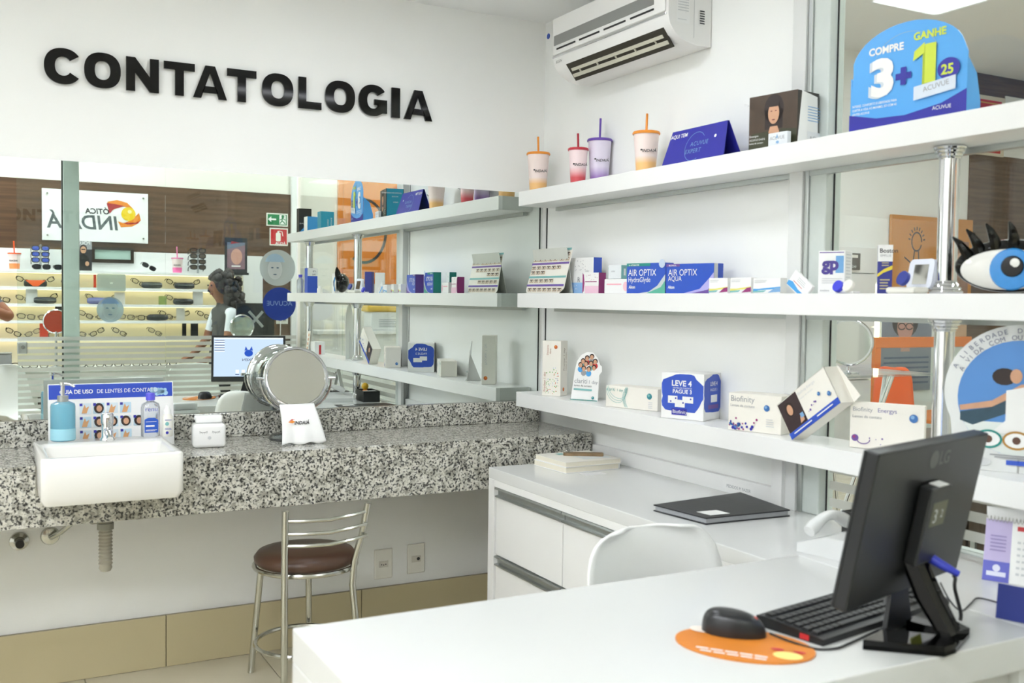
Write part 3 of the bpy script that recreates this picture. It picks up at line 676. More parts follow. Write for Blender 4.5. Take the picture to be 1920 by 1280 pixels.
# black folder
q = [onZ(1225, 958, ZC), onZ(1323, 984, ZC), onZ(1481, 968, ZC), onZ(1388, 934, ZC)]
o0 = (q[0]+q[1]+q[2]+q[3])/4
t = thing('ring_binder', 'black flat document folder with white label on the worktop', 'folder', (o0.x, o0.y, ZC+.0005))
P2 = [(p.x-o0.x, p.y-o0.y) for p in q]
sc2 = lambda k: [(u*k, v*k) for u, v in P2]
MB().prism(sc2(.97), .003, .016, 'z').build('sheets', M('sleeve_edges', (170, 172, 176), .3, var=.1, scale=150), t)
MB().prism(sc2(1), .0162, .0195, 'z').build('front_cover', M('black_leatherette', (34, 35, 38), .42, var=.1, scale=80, bump=.2), t)
MB().prism(sc2(1), 0, .003, 'z').build('back_cover', M('black_leatherette'), t)
e1, e2 = Vector(P2[0]), Vector(P2[1]); md = (e1+e2)/2; ux = (Vector(P2[2])-e2).normalized(); uy = (e1-e2).normalized()
f = Face(t, (md.x, md.y, .0195), (ux.x, ux.y, 0), (uy.x, uy.y, 0), (0, 0, 1), 1)
f.poly('label', rect(.035, -.085, .105, -.03), PAPER)
# telephone
t = thing('telephone', 'white desk telephone with black keypad behind the monitor', 'telephone', (1.945, 1.80, ZC+.0005), .2)
MB().prism([(-.10, 0), (.10, 0), (.10, .022), (.02, .050), (-.10, .050)], -.10, .10, 'x').build('body', LAMG, t)
MB().b2((-.02, -.095, .05), (.09, -.0, .052)).build('screen', BLACKP, t)
hs = [(-.075+.17*i/10-.01, -.02, .060+.030*math.sin(math.pi*i/10)) for i in range(11)]
MB().tube([(x-.03, y+.075, z) for x, y, z in hs], [.015, .018, .016, .014, .013, .013, .013, .014, .016, .018, .015], 12).build('handset', LAMG, t, True)
km = None
for i in range(3):
    for k in range(4):
        if km is None: o = MB().b2((-.008, -.006, 0), (.008, .006, .006), .001).build('key', BLACKP, t); km = o.data
        else: o = bpy.data.objects.new('key', km); COL.objects.link(o); o.parent = t
        o.location = (-.065+i*.024, -.085+k*.018, .0505 if 0 else .0502)
# pen box, clips (seen in the mirror behind the post)
t = thing('pen_box', 'black open organiser box with small yellow figure near the post', 'organiser', (2.13, 1.88, ZC+.0005), .1)
MB().ring(rect(-.05, -.09, .05, .09), rect(-.046, -.086, .046, .086), 0, .065, 'z').build('wall', BLACKP, t); MB().b2((-.046, -.086, 0), (.046, .086, .004)).build('bottom', BLACKP, t)
MB().b2((-.045, .01, .04), (.045, .08, .062), .004).build('paper_block', PAPER, t)
t = thing('toy_figure', 'small yellow orange figurine sitting in the black organiser box', 'figurine', (2.13, 1.83, ZC+.0055))
MB().lathe([(0, 0), (.018, .0), (.022, .03), (.014, .055), (0, .06)], 16).build('body', ORNG, t, True); MB().sphere((0, 0, .078), .022, 2).build('head', M('yellow_plastic', (236, 186, 50), .4), t, True)
# ------------------------------------------------------------------ desk
DESK = M('desk_laminate', (212, 213, 210), .25, var=.008, scale=5)
dk = thing('white_desk', 'large white desk in the foreground carrying the computer', 'desk', (0, 0, 0))
MB().b2((.534, 1.2, .675), (1.80, 1.848, ZC), .003).build('desk_top', DESK, dk)
MB().b2((.534, 1.201, 0), (.594, 1.847, .6748), .002).build('end_panel', DESK, dk)
MB().b2((1.742, 1.204, 0), (1.798, 1.847, .6748), .002).build('end_panel', DESK, dk)
MB().b2((.596, 1.225, .25), (1.74, 1.243, .6745), 0).build('modesty_panel', DESK, dk)
# shell chairs
def shell_chair(name, label, x, y, rz, mat, legm, s=1.0):
    t = thing(name, label, 'chair', (x, y, 0), rz); t.scale = (s, s, s)
    mb = MB(); NU = 16; g_ = []
    # profile from the seat front to the top of the back (local +y is behind the sitter)
    pf = [(-.21, .422), (-.205, .436), (-.19, .445), (-.13, .447), (-.05, .436), (.03, .430), (.10, .436), (.15, .462), (.180, .51), (.196, .57), (.207, .63), (.217, .69), (.226, .745), (.231, .778), (.235, .80), (.2375, .815), (.239, .823), (.2395, .826)]
    NV = len(pf)-1
    for j, (py, pz_) in enumerate(pf):
        if pz_ < .5 and py < .15:
            wd = .225*(1 if py > -.185 else .93-.4*max(0, -.2-py)*20); lift = .055; curl = 0
        else:
            k = max(0, (pz_-.462)/(.826-.462)); wd = .228-.050*k; lift = .055*max(0, 1-k*2.2); curl = .02+.05*min(1, k*3)*(1-.45*k)
            if k > .74: wd *= .48+.52*max(0, 1-((k-.74)/.26)**2.6)**(1/2.6)
        row = []
        for i in range(NU+1):
            u = i/NU*2-1; cv = abs(u)**2.2
            row.append(mb.bm.verts.new((u*wd, py-curl*cv, pz_+lift*cv)))
        g_.append(row)
    for j in range(NV):
        for i in range(NU): mb.bm.faces.new((g_[j][i], g_[j][i+1], g_[j+1][i+1], g_[j+1][i]))
    o = mb.build('seat_shell', mat, t, True, ang=80, recalc=False)
    sd = o.modifiers.new('thick', 'SOLIDIFY'); sd.thickness = .007; sd.offset = 0
    for sx_, sy_ in ((-1, -1), (1, -1), (1, 1), (-1, 1)):
        MB().tube([(sx_*.10, sy_*.09, .425), (sx_*.225, sy_*.225, 0)], [.013, .009], 10).build('leg', legm, t, True)
    MB().tube([(-.16, -.15, .22), (.16, .15, .22)], .004, 6).build('brace', STEEL, t, True); MB().tube([(.16, -.15, .224), (-.16, .15, .224)], .004, 6).build('brace', STEEL, t, True)
    return t
CHW = M('white_polypropylene', (242, 242, 238), .35, var=.006); LEGW = M('beech_leg', (206, 172, 128), .5, var=.08)
shell_chair('shell_chair', 'white plastic shell chair pushed up to the far side of the desk', 1.415, 1.73, 0.0, CHW, LEGW)
shell_chair('shell_chair', 'white shell chair on the visitor side of the desk near the camera', .93, .98, math.pi, CHW, LEGW)
shell_chair('shell_chair', 'white shell chair outside the glass door, leftmost in the mirror', .32, -.55, 2.6, CHW, STEEL)
shell_chair('shell_chair', 'white shell chair behind the frosted stripes next to the counter', 1.58, -.32, 3.0, CHW, STEEL)
# ------------------------------------------------------------------ computer
TL, TR = Vector((1.372, 1.245)), Vector((1.806, 1.36))
MC = (TL+TR)/2; ma = math.atan2(TR.y-TL.y, TR.x-TL.x)
MC = MC + Vector((-.041, .022))
mn = thing('monitor', 'black flat computer monitor seen from behind on the white desk', 'monitor', (MC.x, MC.y, ZC+.0005), ma)
mw = (TR-TL).length
TILT = Matrix.Rotation(math.radians(11), 4, 'X')      # top leans towards the camera
PVT = Vector((0, 0, .085))
def tl(o): o.matrix_local = Matrix.Translation(PVT) @ TILT @ Matrix.Translation(-PVT) @ o.matrix_local; return o
zb, zt = .088, .376
tl(MB().b2((-mw/2, -.014, zb), (mw/2, .010, zt), .003).build('back_cover', BLACKP, mn))
bz = tl(MB().ring(rect(-mw/2+.001, zb+.001, mw/2-.001, zt-.001), rect(-mw/2+.014, zb+.030, mw/2-.014, zt-.014), .0102, .015).build('bezel', BLACKP, mn))
SCR = light_mat('lit_screen', (196, 212, 238), .95)
tl(MB().b2((-mw/2+.0142, .0103, zb+.0302), (mw/2-.0142, .0125, zt-.0142)).build('screen', SCR, mn))
sroot = bpy.data.objects.new('screen_image', None)
f = Face(mn, (mw/2-.0142, .0126, zb+.0302), (-1, 0, 0), (0, 0, 1), (0, 1, 0), 1)
sw, sh = mw-.0284, zt-zb-.0444
sdk = light_mat('screen_dark_blue', (36, 44, 110), .8); sbl = light_mat('screen_blue', (52, 92, 200), .8); swh = light_mat('screen_white', (236, 242, 250), 1); sgr = light_mat('screen_grey', (90, 90, 110), .8)
parts = [f.poly('menu_bar', rect(0, sh-.008, sw, sh), swh),
         f.poly('menu_window', [rect(sw-.065, sh-.024-i*.016, sw-.005, sh-.014-i*.016) for i in range(5)], swh), f.poly('menu_title', [rect(sw-.065, sh-.018-i*.016, sw-.005, sh-.014-i*.016) for i in range(5)], sdk),
         f.poly('logo_mark', [circ(sw*.5, sh*.60, .026, 20, .022), [(sw*.5-.026, sh*.66), (sw*.5-.018, sh*.78), (sw*.5-.006, sh*.69)], [(sw*.5+.026, sh*.66), (sw*.5+.018, sh*.78), (sw*.5+.006, sh*.69)]], sbl),
         f.text([('VIXEN', sw*.5, sh*.40, .022)], sgr, align='CENTER', sx=1.3, bold=.01),
         f.poly('screen_icon', [rect(sw*.5-.05+i*.036, .020, sw*.5-.030+i*.036, .042) for i in range(4)], swh), f.poly('icon_caption', [rect(sw*.5-.052+i*.036, .010, sw*.5-.028+i*.036, .015) for i in range(4)], sdk)]
for o in parts: tl(o)
tl(MB().b2((-.042, -.040, .150), (.042, -.0142, .300), .004).build('rear_housing', BLACKP, mn))
f = Face(mn, (0, -.0402, 0), (1, 0, 0), (0, 0, 1), (0, -1, 0), 1)
tl(f.poly('rating_label', rect(-.026, .225, .034, .272), M('label_olive', (104, 104, 84), .5))); tl(f.text([('3', -.018, .232, .038), ('2', .012, .240, .022)], LGREY))
tl(MB().b2((-.012, -.038, .3005), (.028, -.018, .302)).build('sticker', PAPER, mn))
f = Face(mn, (0, -.0142, 0), (1, 0, 0), (0, 0, 1), (0, -1, 0), 1)
tl(f.text([('LG', .018, .333, .036, dict(bold=.02))], M('embossed_logo', (84, 84, 82), .4))); tl(f.poly('logo_disc', circ(-.004, .345, .017, 20), M('embossed_logo')))
tl(MB().tube([(.030, -.030, .155), (.030, -.055, .150), (.045, -.085, .140)], [.010, .009, .006], 10).build('plug', M('blue_vga_plug', (50, 62, 190), .4), mn, True))
# forked stand
MB().prism([(-.02, .13), (.02, .13), (.05, .02), (.11, 0), (-.11, 0), (-.05, .02)][::-1], -.004, .004).build('rib', BLACKP, mn)
arm = MB().tube([(-.012, -.02, .165), (-.004, -.055, .085), (.0, -.098, .016)], [.018, .020, .016], 6); arm.tube([(.022, -.02, .165), (.034, -.055, .085), (.046, -.09, .016)], [.011, .012, .010], 6); arm.build('neck', BLACKG, mn)
ft = MB().prism([(-.14, -.005), (-.05, .0), (.0, -.10), (-.03, -.125), (-.065, -.12)], 0, .018, 'z'); ft.prism([(.03, .0), (.12, .0), (.128, -.02), (.075, -.105), (.03, -.095)], 0, .018, 'z'); ft.prism([(-.14, -.005), (.12, 0), (.128, -.02), (.075, -.105), (-.03, -.125), (-.065, -.12)][::-1], 0, .008, 'z').build('foot', BLACKG, mn)
tl(MB().b2((.095, .0152, zb-.018), (.14, .0158, zb+.018)).build('sticky_note', M('yellow_note', (226, 232, 60), .6), mn)); tl(MB().b2((.165, .0152, zb+.008), (.20, .0158, zb+.02)).build('serial_label', PAPER, mn))
# keyboard
kb = thing('keyboard', 'black full-size keyboard lying under the monitor', 'keyboard', (1.335, 1.475, ZC+.0005), math.radians(10))
kq = [(0, 0), (.44, 0), (.44, -.145), (0, -.145)]
MB().prism([(0, 0), (-.150, 0), (-.150, .012), (-.02, .022), (0, .020)], 0, .44, 'x').build('case', BLACKP, kb)
KEYM = M('black_keycap', (40, 41, 42), .45, var=.08); KC = {}
def key(x, y, w_):
    w_ = round(w_, 4)
    if w_ not in KC:
        o = MB().prism([(-.0078, 0), (.0078, 0), (.006, .005), (-.006, .005)], -w_/2, w_/2, 'x').build('keycap', KEYM, kb); KC[w_] = o.data
    else: o = bpy.data.objects.new('keycap', KC[w_]); COL.objects.link(o); o.parent = kb
    o.location = (x, y, .0135+(.13+y)/.13*.0085); o.rotation_euler = (math.atan2(.010, .13), 0, 0)
for r_ in range(6):
    y = -.022-r_*.0195-(0.004 if r_ else 0)
    for c in range(15):
        if r_ == 5 and 3 < c < 9:
            if c == 6: key(.018+c*.0188, y, .09)
            continue
        key(.018+c*.0188, y, .0165)
    for c in range(3):
        if r_ not in (3,) and not (r_ == 4 and c != 1): key(.310+c*.0188, y, .0165)
    if r_:
        for c in range(4): key(.372+c*.0188, y, .0165)
MB().b2((-.001, -.12, .002), (.002, -.10, .012)).build('red_mark', REDP, kb)
# mouse and pad
pc = onZ(1402, 1206, ZC)
mpd = thing('mouse_pad', 'orange oval mouse pad with white print under the mouse', 'mouse pad', (1.235, 1.395, ZC+.0004), math.radians(-52))
MB().prism(circ(0, 0, .125, 48, .088), 0, .003, 'z').build('pad', M('orange_pad', (214, 128, 38), .5, var=.08, scale=12), mpd)
f = Face(mpd, (0, 0, .003), (1, 0, 0), (0, 1, 0), (0, 0, 1), 1)
f.poly('print_lines', [rect(-.075+i*.026, -.056, -.053+i*.026, -.050) for i in range(5)]+[rect(-.065+i*.024, -.069, -.045+i*.024, -.063) for i in range(5)], PAPER)
f.poly('logo_patch', circ(.082, -.030, .026, 20, .020), M('pad_yellow', (248, 220, 130), .5)); f.poly('logo_swirl', [circ(.060, -.005, .012, 12, .007), circ(.098, -.005, .012, 12, .006)], REDP); f.poly('corner_print', circ(-.085, .045, .026, 16, .018), M('pad_pale', (240, 226, 214), .5))
ms = thing('computer_mouse', 'black computer mouse with red wheel on the orange pad', 'mouse', (1.258, 1.45, ZC+.0036), math.radians(-50))
mb = MB(); NU, NV = 20, 12; rows = []
for j in range(NV+1):
    ph = j/NV*math.pi/2; row = []
    for i in range(NU):
        th = i/NU*2*math.pi; cx = math.cos(th); sy = math.sin(th)
        L_, W_ = .060, .033*(1-.10*cx)
        zz = math.sin(ph)**.8*(.047-.010*(cx*math.cos(ph))-.004)
        row.append(mb.bm.verts.new((L_*cx*math.cos(ph)**.55 if j < NV else 0, W_*sy*math.cos(ph)**.55 if j < NV else 0, zz)))
    rows.append(row)
for a_, b_ in zip(rows, rows[1:]):
    for i in range(NU): mb.bm.faces.new((a_[i], a_[(i+1) % NU], b_[(i+1) % NU], b_[i]))
mb.bm.faces.new(rows[0]); bmesh.ops.remove_doubles(mb.bm, verts=mb.bm.verts, dist=1e-5)
mb.build('shell', M('mouse_black', (30, 31, 33), .3, var=.05), ms, True, ang=60)
MB().lathe([(0, -.003), (.009, -.003), (.009, .003), (0, .003)], 16, (.036, 0, .027), Matrix.Rotation(math.pi/2, 3, 'X')).build('wheel', M('red_wheel', (200, 64, 50), .4), ms)
e = Matrix.Rotation(math.radians(-50), 3, 'Z')
def cable(name, label, pts, r=.0022, mat=BLACKM):
    # smooth path through points
    P_ = [Vector(p) for p in pts]; o_ = []
    for i in range(len(P_)-1):
        p0, p1, p2, p3 = P_[max(0, i-1)], P_[i], P_[i+1], P_[min(len(P_)-1, i+2)]
        for k in range(8):
            s_ = k/8; o_.append(.5*((2*p1)+(p2-p0)*s_+(2*p0-5*p1+4*p2-p3)*s_**2+(3*p1-p0-3*p2+p3)*s_**3))
    o_.append(P_[-1]); return tag(MB().tube(o_, r, 6).build(name, mat, None, True), label, 'cable')
zc_ = ZC+.003
cable('mouse_cable', 'thin black cable running from the mouse past the keyboard', [(1.30, 1.40, ZC+.012), (1.315, 1.365, ZC+.0062), (1.335, 1.32, zc_), (1.37, 1.305, zc_), (1.41, 1.313, zc_), (1.50, 1.338, zc_), (1.58, 1.358, zc_), (1.66, 1.373, zc_)])
plug = Vector((MC.x, MC.y, 0)) + Matrix.Rotation(ma, 3, 'Z') @ Vector((.045, -.085, 0))
cable('video_cable', 'black video cable hanging from the blue plug behind the monitor', [(plug.x, plug.y, ZC+.118), (plug.x+.03, plug.y+.02, ZC+.105), (plug.x+.075, plug.y+.055, ZC+.07), (plug.x+.10, plug.y+.06, ZC+.02), (plug.x+.10, plug.y+.06, zc_)], .0035)
cable('power_cable', 'thin grey power cable looping behind the monitor foot', [(1.70, 1.352, ZC+.07), (1.73, 1.352, ZC+.03), (1.77, 1.356, zc_), (1.83, 1.38, zc_), (1.88, 1.40, zc_), (1.89, 1.36, zc_)], .0018, M('grey_cable', (70, 70, 72), .5))
# desk calendar and blue card
ca, cb_ = onZ(1838, 1086, ZC), onZ(1888, 1096, ZC)
t = thing('desk_calendar', 'purple spiral desk calendar standing under the window glass', 'calendar', (2.025, 1.50, ZC+.0005), math.radians(-64))
cp = MB().b2((0, 0, 0), (.15, .002, .14)).build('front_page', PAPER, t); cp.rotation_euler = (-.22, 0, 0)
bp_ = MB().b2((0, .063, 0), (.15, .065, .14)).build('back_page', PAPER, t); bp_.location = (0, 0, 0); bp_.rotation_euler = (.22, 0, 0); bp_.location = (0, 0.0, .0125)
f = Face(cp, (0, 0, 0), (1, 0, 0), (0, 0, 1), (0, -1, 0), 1)
f.poly('photo_panel', rect(.0, .045, .055, .138), M('calendar_lilac', (188, 176, 214), .5, var=.05)); f.poly('photo_panel', rect(.0, 0, .055, .045), M('calendar_violet', (96, 100, 190), .5, var=.08))
f.poly('emblem', [circ(.028, .03, .008, 14), rect(.008, .012, .048, .022)], M('emblem_pale', (220, 222, 240), .5)); f.poly('text_lines', [rect(.012, .10-i*.008, .045, .103-i*.008) for i in range(5)], M('calendar_text', (140, 128, 180), .5))
f.poly('month_header', rect(.066, .118, .148, .128), REDP); f.poly('day_grid', [rect(.068+i*.011, .02+k*.014, .075+i*.011, .025+k*.014) for i in range(7) for k in range(6)], LGREY)
MB().tube([(.003+i*.0012, .017+.006*math.cos(i*1.0), .139+.006*math.sin(i*1.0)) for i in range(120)], .0008, 5).build('spiral', STEEL, t)
t = thing('desk_card', 'dark blue tent card at the right edge of the desk', 'card', (1.80, 1.30, ZC+.0005), math.radians(-70))
cp = MB().b2((0, 0, 0), (.16, .0015, .068)).build('front_flap', NAVY if 0 else M('card_blue', (44, 58, 140), .45), t); cp.rotation_euler = (-.15, 0, 0)
f = Face(cp, (0, 0, 0), (1, 0, 0), (0, 0, 1), (0, -1, 0), 1); f.text([('1001', .062, .03, .014)], PAPER)
cp = MB().b2((0, 0, 0), (.16, .0015, .068)).build('rear_flap', M('card_blue'), t); cp.location = (0, .0215, 0); cp.rotation_euler = (.15, 0, 0)
# ------------------------------------------------------------------ products on the shelves
def at(px, X, z): p = onX(px, 550, X); return (X, p.y)       # pixel column on the plane X
def col(px, y, X): return onX(px, y, X)
def dots(n, u0, v0, u1, v1, r0, r1): return [circ(u0+(u1-u0)*random.random(), v0+(v1-v0)*random.random(), r0+(r1-r0)*random.random(), 8) for _ in range(n)]
def lines(u0, u1, v, n, st, hh): return [rect(u0, v-i*st, u0+(u1-u0)*(.75+.25*random.random()), v-i*st+hh) for i in range(n)]
def sphere_dec(f, u, v, r, m1, m2, name='sphere_mark'):
    f.poly(name, circ(u, v, r, 20), m1); f.poly(name, circ(u-.25*r, v+.3*r, r*.45, 12), m2)
E_ = .0006
GLOBE = M('globe_blue', (58, 112, 178), .35); GLOBEL = M('globe_light', (128, 172, 214), .35); GLOBEO = M('globe_orange', (206, 104, 46), .35); GLOBET = M('globe_teal', (60, 140, 150), .35)
# ---- lowest shelf
zL = ZL+E_
r, f, rt, lf, a, da = carton('lens_box', 'tall cream upright lens box with orange dots, lowest shelf by the corner', 'box', (2.055, 3.560), (2.100, 3.490), zL, .222, .062, CREAM)
f.poly('confetti', dots(34, .06, .05, a-.04, .48, .004, .012), M('confetti_green', (120, 176, 90), .5)); f.poly('confetti', dots(26, .08, .03, a-.04, .42, .004, .011), GLOBEO); f.poly('confetti', dots(16, .08, .08, a-.04, .55, .004, .010), GLOBEL)
sphere_dec(f, a-.10, .89, .035, GLOBEO, ORNG)
f.text([('Proclear 1 day', .075, .07, .062, dict(rot=90)), ('Descarte', .13, .74, .05, dict(rot=90)), ('diária', .18, .76, .045, dict(rot=90))], M('terracotta_text', (178, 120, 96), .5))
rt.text([('Proclear 1 day', .16, .46, .07, dict(rot=90)), ('Lentes de contato', .23, .46, .045, dict(rot=90))], M('brown_text', (120, 96, 84), .5)); sphere_dec(rt, .12, .12, .035, GLOBEO, ORNG)
lf.text([('Proclear 1 day', .22, .40, .075, dict(rot=90))], LGREY); sphere_dec(lf, .2, .13, .04, GLOBEO, ORNG)
t = thing('standing_card', 'standing cardboard advert with group of faces reading clariti 1 day', 'display card', (2.072, 3.365, zL), math.atan2(-.112, .063))
t.rotation_euler = (-.10, 0, t.rotation_euler[2])
out = [(0, 0), (.118, 0), (.118, .10), (.128, .115), (.126, .135), (.118, .14), (.108, .165), (.085, .186), (.06, .188), (.035, .175), (.018, .15), (.010, .11)]
MB().prism(out, 0, .0025).build('board', PAPER, t)
f = Face(t, (0, 0, 0), (1, 0, 0), (0, 0, 1), (0, -1, 0), 1)
for i, (u, v) in enumerate(((.045, .150), (.062, .162), (.082, .168), (.035, .135), (.058, .140), (.080, .142), (.098, .150), (.050, .122), (.072, .120), (.094, .126))):
    f.k = 2; f.poly('hair', circ(u, v+.003, .0105, 12), HAIRP); f.k = 3; f.poly('face', circ(u, v, .0075, 12, .009), SKIN)
    f.k = 1; f.poly('clothes', circ(u, v-.015, .012, 10), (TEALL, REDP, GREYP, SKY, PAPER)[i % 5])
f.k = 5; f.text([('clariti', .012, .066, .026), ('1 day', .074, .066, .019)], GREYP); f.text([('lentes de contato', .012, .053, .011)], DARK); f.poly('band', rect(.012, .038, .092, .045), TEALL); sphere_dec(f, .098, .012, .006, GLOBET, TEALL); f.poly('foot_line', rect(0, 0, .118, .003), TEAL)
MB().prism([(.0, .0), (.07, .0), (.0, .13)], .05, .053, 'x').build('easel_foot', PAPER, t)
r, f, rt, lf, a, da = carton('lens_box', 'low white box with teal loops lying beside the clariti card', 'box', (2.060, 3.10), (2.135, 2.885), zL, .078, .08, CREAM)
f.text([('clariti', .05, .76, .22), ('1 day', .62, .76, .17)], TEAL); sphere_dec(f, a-.45, .64, .14, GLOBET, TEALL); f.poly('fine_print', lines(a-.5, a-.25, .35, 4, .08, .03), LGREY)
lp = []
for k in range(3): lp += band([(.05+k*.05+.55*(1-math.cos(s_/14*math.pi*1.2)), .85-.62*math.sin(s_/14*math.pi*1.1)+.1*k) for s_ in range(14)], .018) + band([(1.15+k*.06-.16*math.sin(s_/12*math.pi), .05+.9*s_/12) for s_ in range(13)], .02)
f.poly('loops', [[(min(max(u, .01), a-.01), min(max(v, .02), .98)) for u, v in q_] for q_ in lp], TEALL)
r, f, rt, lf, a, da = carton('promo_box', 'white cube box with blue paint splash reading LEVE 4 PAGUE 3', 'box', (2.036, 2.732), (2.100, 2.590), zL, .152, .138, PAPER)
def splash(fc, a_, n=30):
    pts = []
    for i in range(n):
        th = i/n*2*math.pi; k = 1+.10*math.sin(5*th+1)+.06*random.random()
        pts.append((a_/2+max(-.5, min(.5, .53*math.cos(th)*k))*a_*.98, .56+max(-.40, min(.42, .44*math.sin(th)*k))))
    fc.poly('paint_splash', pts, BLUE)
splash(f, a); f.text([('LEVE 4', a/2-.02, .72, .17, dict(bold=.025)), ('LENTES DE CONTATO', a/2, .66, .045), ('PAGUE 3', a/2, .56, .12, dict(bold=.02)), ], PAPER, align='CENTER')
f.poly('mini_box', [rect(.17, .34, .40, .50), rect(.52, .36, .78, .50), rect(.34, .26, .58, .42)], PAPER); f.poly('mini_mark', [circ(.36, .45, .02, 8), circ(.72, .45, .02, 8), circ(.54, .36, .02, 8), circ(.24, .38, .02, 8)], NAVY)
f.poly('name_plate', rect(a*.26, .09, a*.62, .23), NAVY); f.text([('Biofinity', a*.28, .125, .11)], PAPER)
splash(rt, da); rt.text([('LEVE 4', da/2, .74, .12, dict(bold=.02)), ('PAGUE 3', da/2, .62, .085)], PAPER, align='CENTER'); rt.poly('mini_box', rect(.32, .38, .62, .54), PAPER); rt.poly('name_plate', rect(.2, .24, .68, .33), PURP)
splash(lf, da); lf.text([('LEVE 4', da/2, .74, .14, dict(bold=.02)), ('PAGUE 3', da/2, .60, .10)], PAPER, align='CENTER'); lf.poly('mini_box', [rect(.25, .40, .5, .54), rect(.42, .34, .72, .48)], PAPER)
r, f, rt, lf, a, da = carton('lens_box', 'white Biofinity box with purple bubbles on the lowest shelf', 'box', (2.040, 2.398), (2.096, 2.230), zL, .113, .085, CREAM)
f.text([('Biofinity', .06, .78, .22)], GREYP); f.text([('Lentes de contato', .06, .64, .10)], GREYP); sphere_dec(f, a-.42, .66, .085, GLOBE, GLOBEL)
f.poly('bubbles', dots(12, .04, .05, .75, .30, .02, .05), NAVY); f.poly('bubbles', dots(10, .04, .05, .9, .34, .02, .045), MAG); f.poly('bubbles', dots(6, .06, .05, .5, .2, .02, .04), GLOBE); f.poly('fine_print', lines(a-.42, a-.18, .36, 4, .06, .02), LGREY)
rt.text([('Biofinity', .42, .10, .12, dict(rot=90))], LGREY); sphere_dec(rt, .36, .74, .07, GLOBE, GLOBEL); sphere_dec(lf, .2, .2, .07, GLOBE, GLOBEL)
# tilted box
t = thing('lens_box', 'tilted open Biofinity display box propped between two white boxes', 'box', (2.043, 2.128, zL+.002))
t.rotation_mode = 'QUATERNION'
t.rotation_quaternion = Matrix.Rotation(math.atan2(-.165, .002), 3, 'Z').to_quaternion() @ Matrix.Rotation(-math.radians(35), 3, 'Y').to_quaternion()
bw, bh, bd = .212, .112, .052
mb = MB().ring(rect(0, 0, bw, bh), rect(.002, .002, bw-.002, bh-.002), 0, bd); mb.b2((0, 0, 0), (bw, .0015, bh)); mb.b2((0, bd-.0015, 0), (bw*.98, bd, bh)).build('tray', CREAM, t)
MB().prism([(bw, 0), (bw+.028, .004), (bw+.004, bh), (bw, bh)], bd-.0016, bd-.0002).build('end_flap', CREAM, t)
f = Face(t, (0, 0, 0), (1, 0, 0), (0, 0, 1), (0, -1, 0), bh); a = bw/bh
f.poly('dark_panel', rect(.02, .16, .75, .97), M('dark_aubergine', (54, 38, 40), .45, var=.2, scale=60)); f.poly('blue_band', rect(.0, .0, a, .16), BLUE); f.poly('hair', circ(.34, .68, .16, 16, .19), HAIRP); f.poly('face', circ(.35, .66, .10, 16, .14), SKIN)
f.poly('hand', [[(.52, .20), (.68, .22), (.70, .34), (.58, .36)]], SKIN); f.poly('cup', [rect(.60, .30, .72, .42)], GLOBEL)
f.text([('Biofinity Energys', .80, .82, .10), ('Lentes de contato', .80, .70, .07)], LGREY); sphere_dec(f, 1.42, .52, .05, GLOBE, GLOBEL); sphere_dec(f, 1.72, .36, .06, GLOBE, GLOBEL); f.poly('bubbles', dots(6, .82, .3, 1.3, .45, .01, .035), PURP); f.poly('band_text', [rect(.2, .06, .9, .09), rect(1.1, .06, 1.7, .09)], PAPER)
r, f, rt, lf, a, da = carton('lens_box', 'white Biofinity Energys box in front of the chrome post', 'box', (2.10, 1.972), (2.185, 1.80), zL, .124, .018, CREAM)
f.text([('Biofinity', .05, .80, .13)], GREYP); f.text([('Energys', .58, .80, .13)], M('violet_text', (112, 104, 160), .5)); f.text([('Lentes de contato', .05, .66, .085)], GREYP); sphere_dec(f, a-.22, .72, .09, GLOBE, GLOBEL); sphere_dec(f, .12, .22, .075, PURP, MAG)
f.poly('bubbles', band([(.3+.14*math.cos(s_/8*math.pi+math.pi), .2+.1*math.sin(s_/8*math.pi+math.pi)) for s_ in range(9)], .018)+dots(4, .3, .05, .8, .3, .01, .03), PURP)
# round board further along, with its text ring
t = thing('round_display', 'round cardboard display with beach photo and eye rings on the lowest shelf', 'display board', (2.14, 1.50, zL), math.radians(-62))
ob = [(-.135, 0), (.135, 0), (.15, .12)] + circ(0, .185, .165, 30, .158, -15, 195) + [(-.15, .12)]
MB().prism(ob, 0, .003).build('board', M('display_grey_card', (226, 228, 226), .4), t); MB().prism([(0, 0), (.04, 0), (0, .2)], -.002, .002, 'x').build('easel_foot', PAPER, t)
f = Face(t, (0, 0, 0), (1, 0, 0), (0, 0, 1), (0, -1, 0), 1)
f.poly('photo', circ(0, .172, .135, 40), M('beach_sky', (84, 140, 206), .4, var=.1, scale=6)); f.poly('sand', circ(0, .172, .1345, 24, .1345, 205, 335), M('beach_sand', (226, 232, 228), .4))
f.poly('dark_shawl', [[(-.128, .135), (-.06, .15), (.0, .19), (.03, .185), (-.02, .14), (-.10, .105), (-.128, .115)]], M('shawl', (44, 74, 90), .5, var=.2, scale=60)); f.poly('reclining_figure', [[(-.13, .15), (-.06, .165), (.0, .205), (.05, .215), (.06, .20), (.0, .185), (-.06, .15), (-.128, .138)]], SKIN)
f.poly('white_dress', [[(-.03, .19), (.01, .20), (.035, .15), (.03, .09), (-.06, .09), (-.03, .12)]], PAPER); f.poly('hair', [circ(-.035, .222, .026, 14, .02)], HAIRP); f.poly('face', circ(-.010, .224, .013, 12, .017), SKIN)
for i, (u, v, mt) in enumerate(((-.065, .075, TEAL), (-.005, .075, M('ring_ochre', (176, 128, 52), .5)), (.06, .092, GREENP))):
    f.poly('eye_ring', circ(u, v, .030, 24, .022), mt); f.poly('eye_white', circ(u, v, .025, 20, .017), PAPER); f.poly('iris', [circ(u, v, .009, 12)], M('iris_brown', (92, 62, 48), .5))
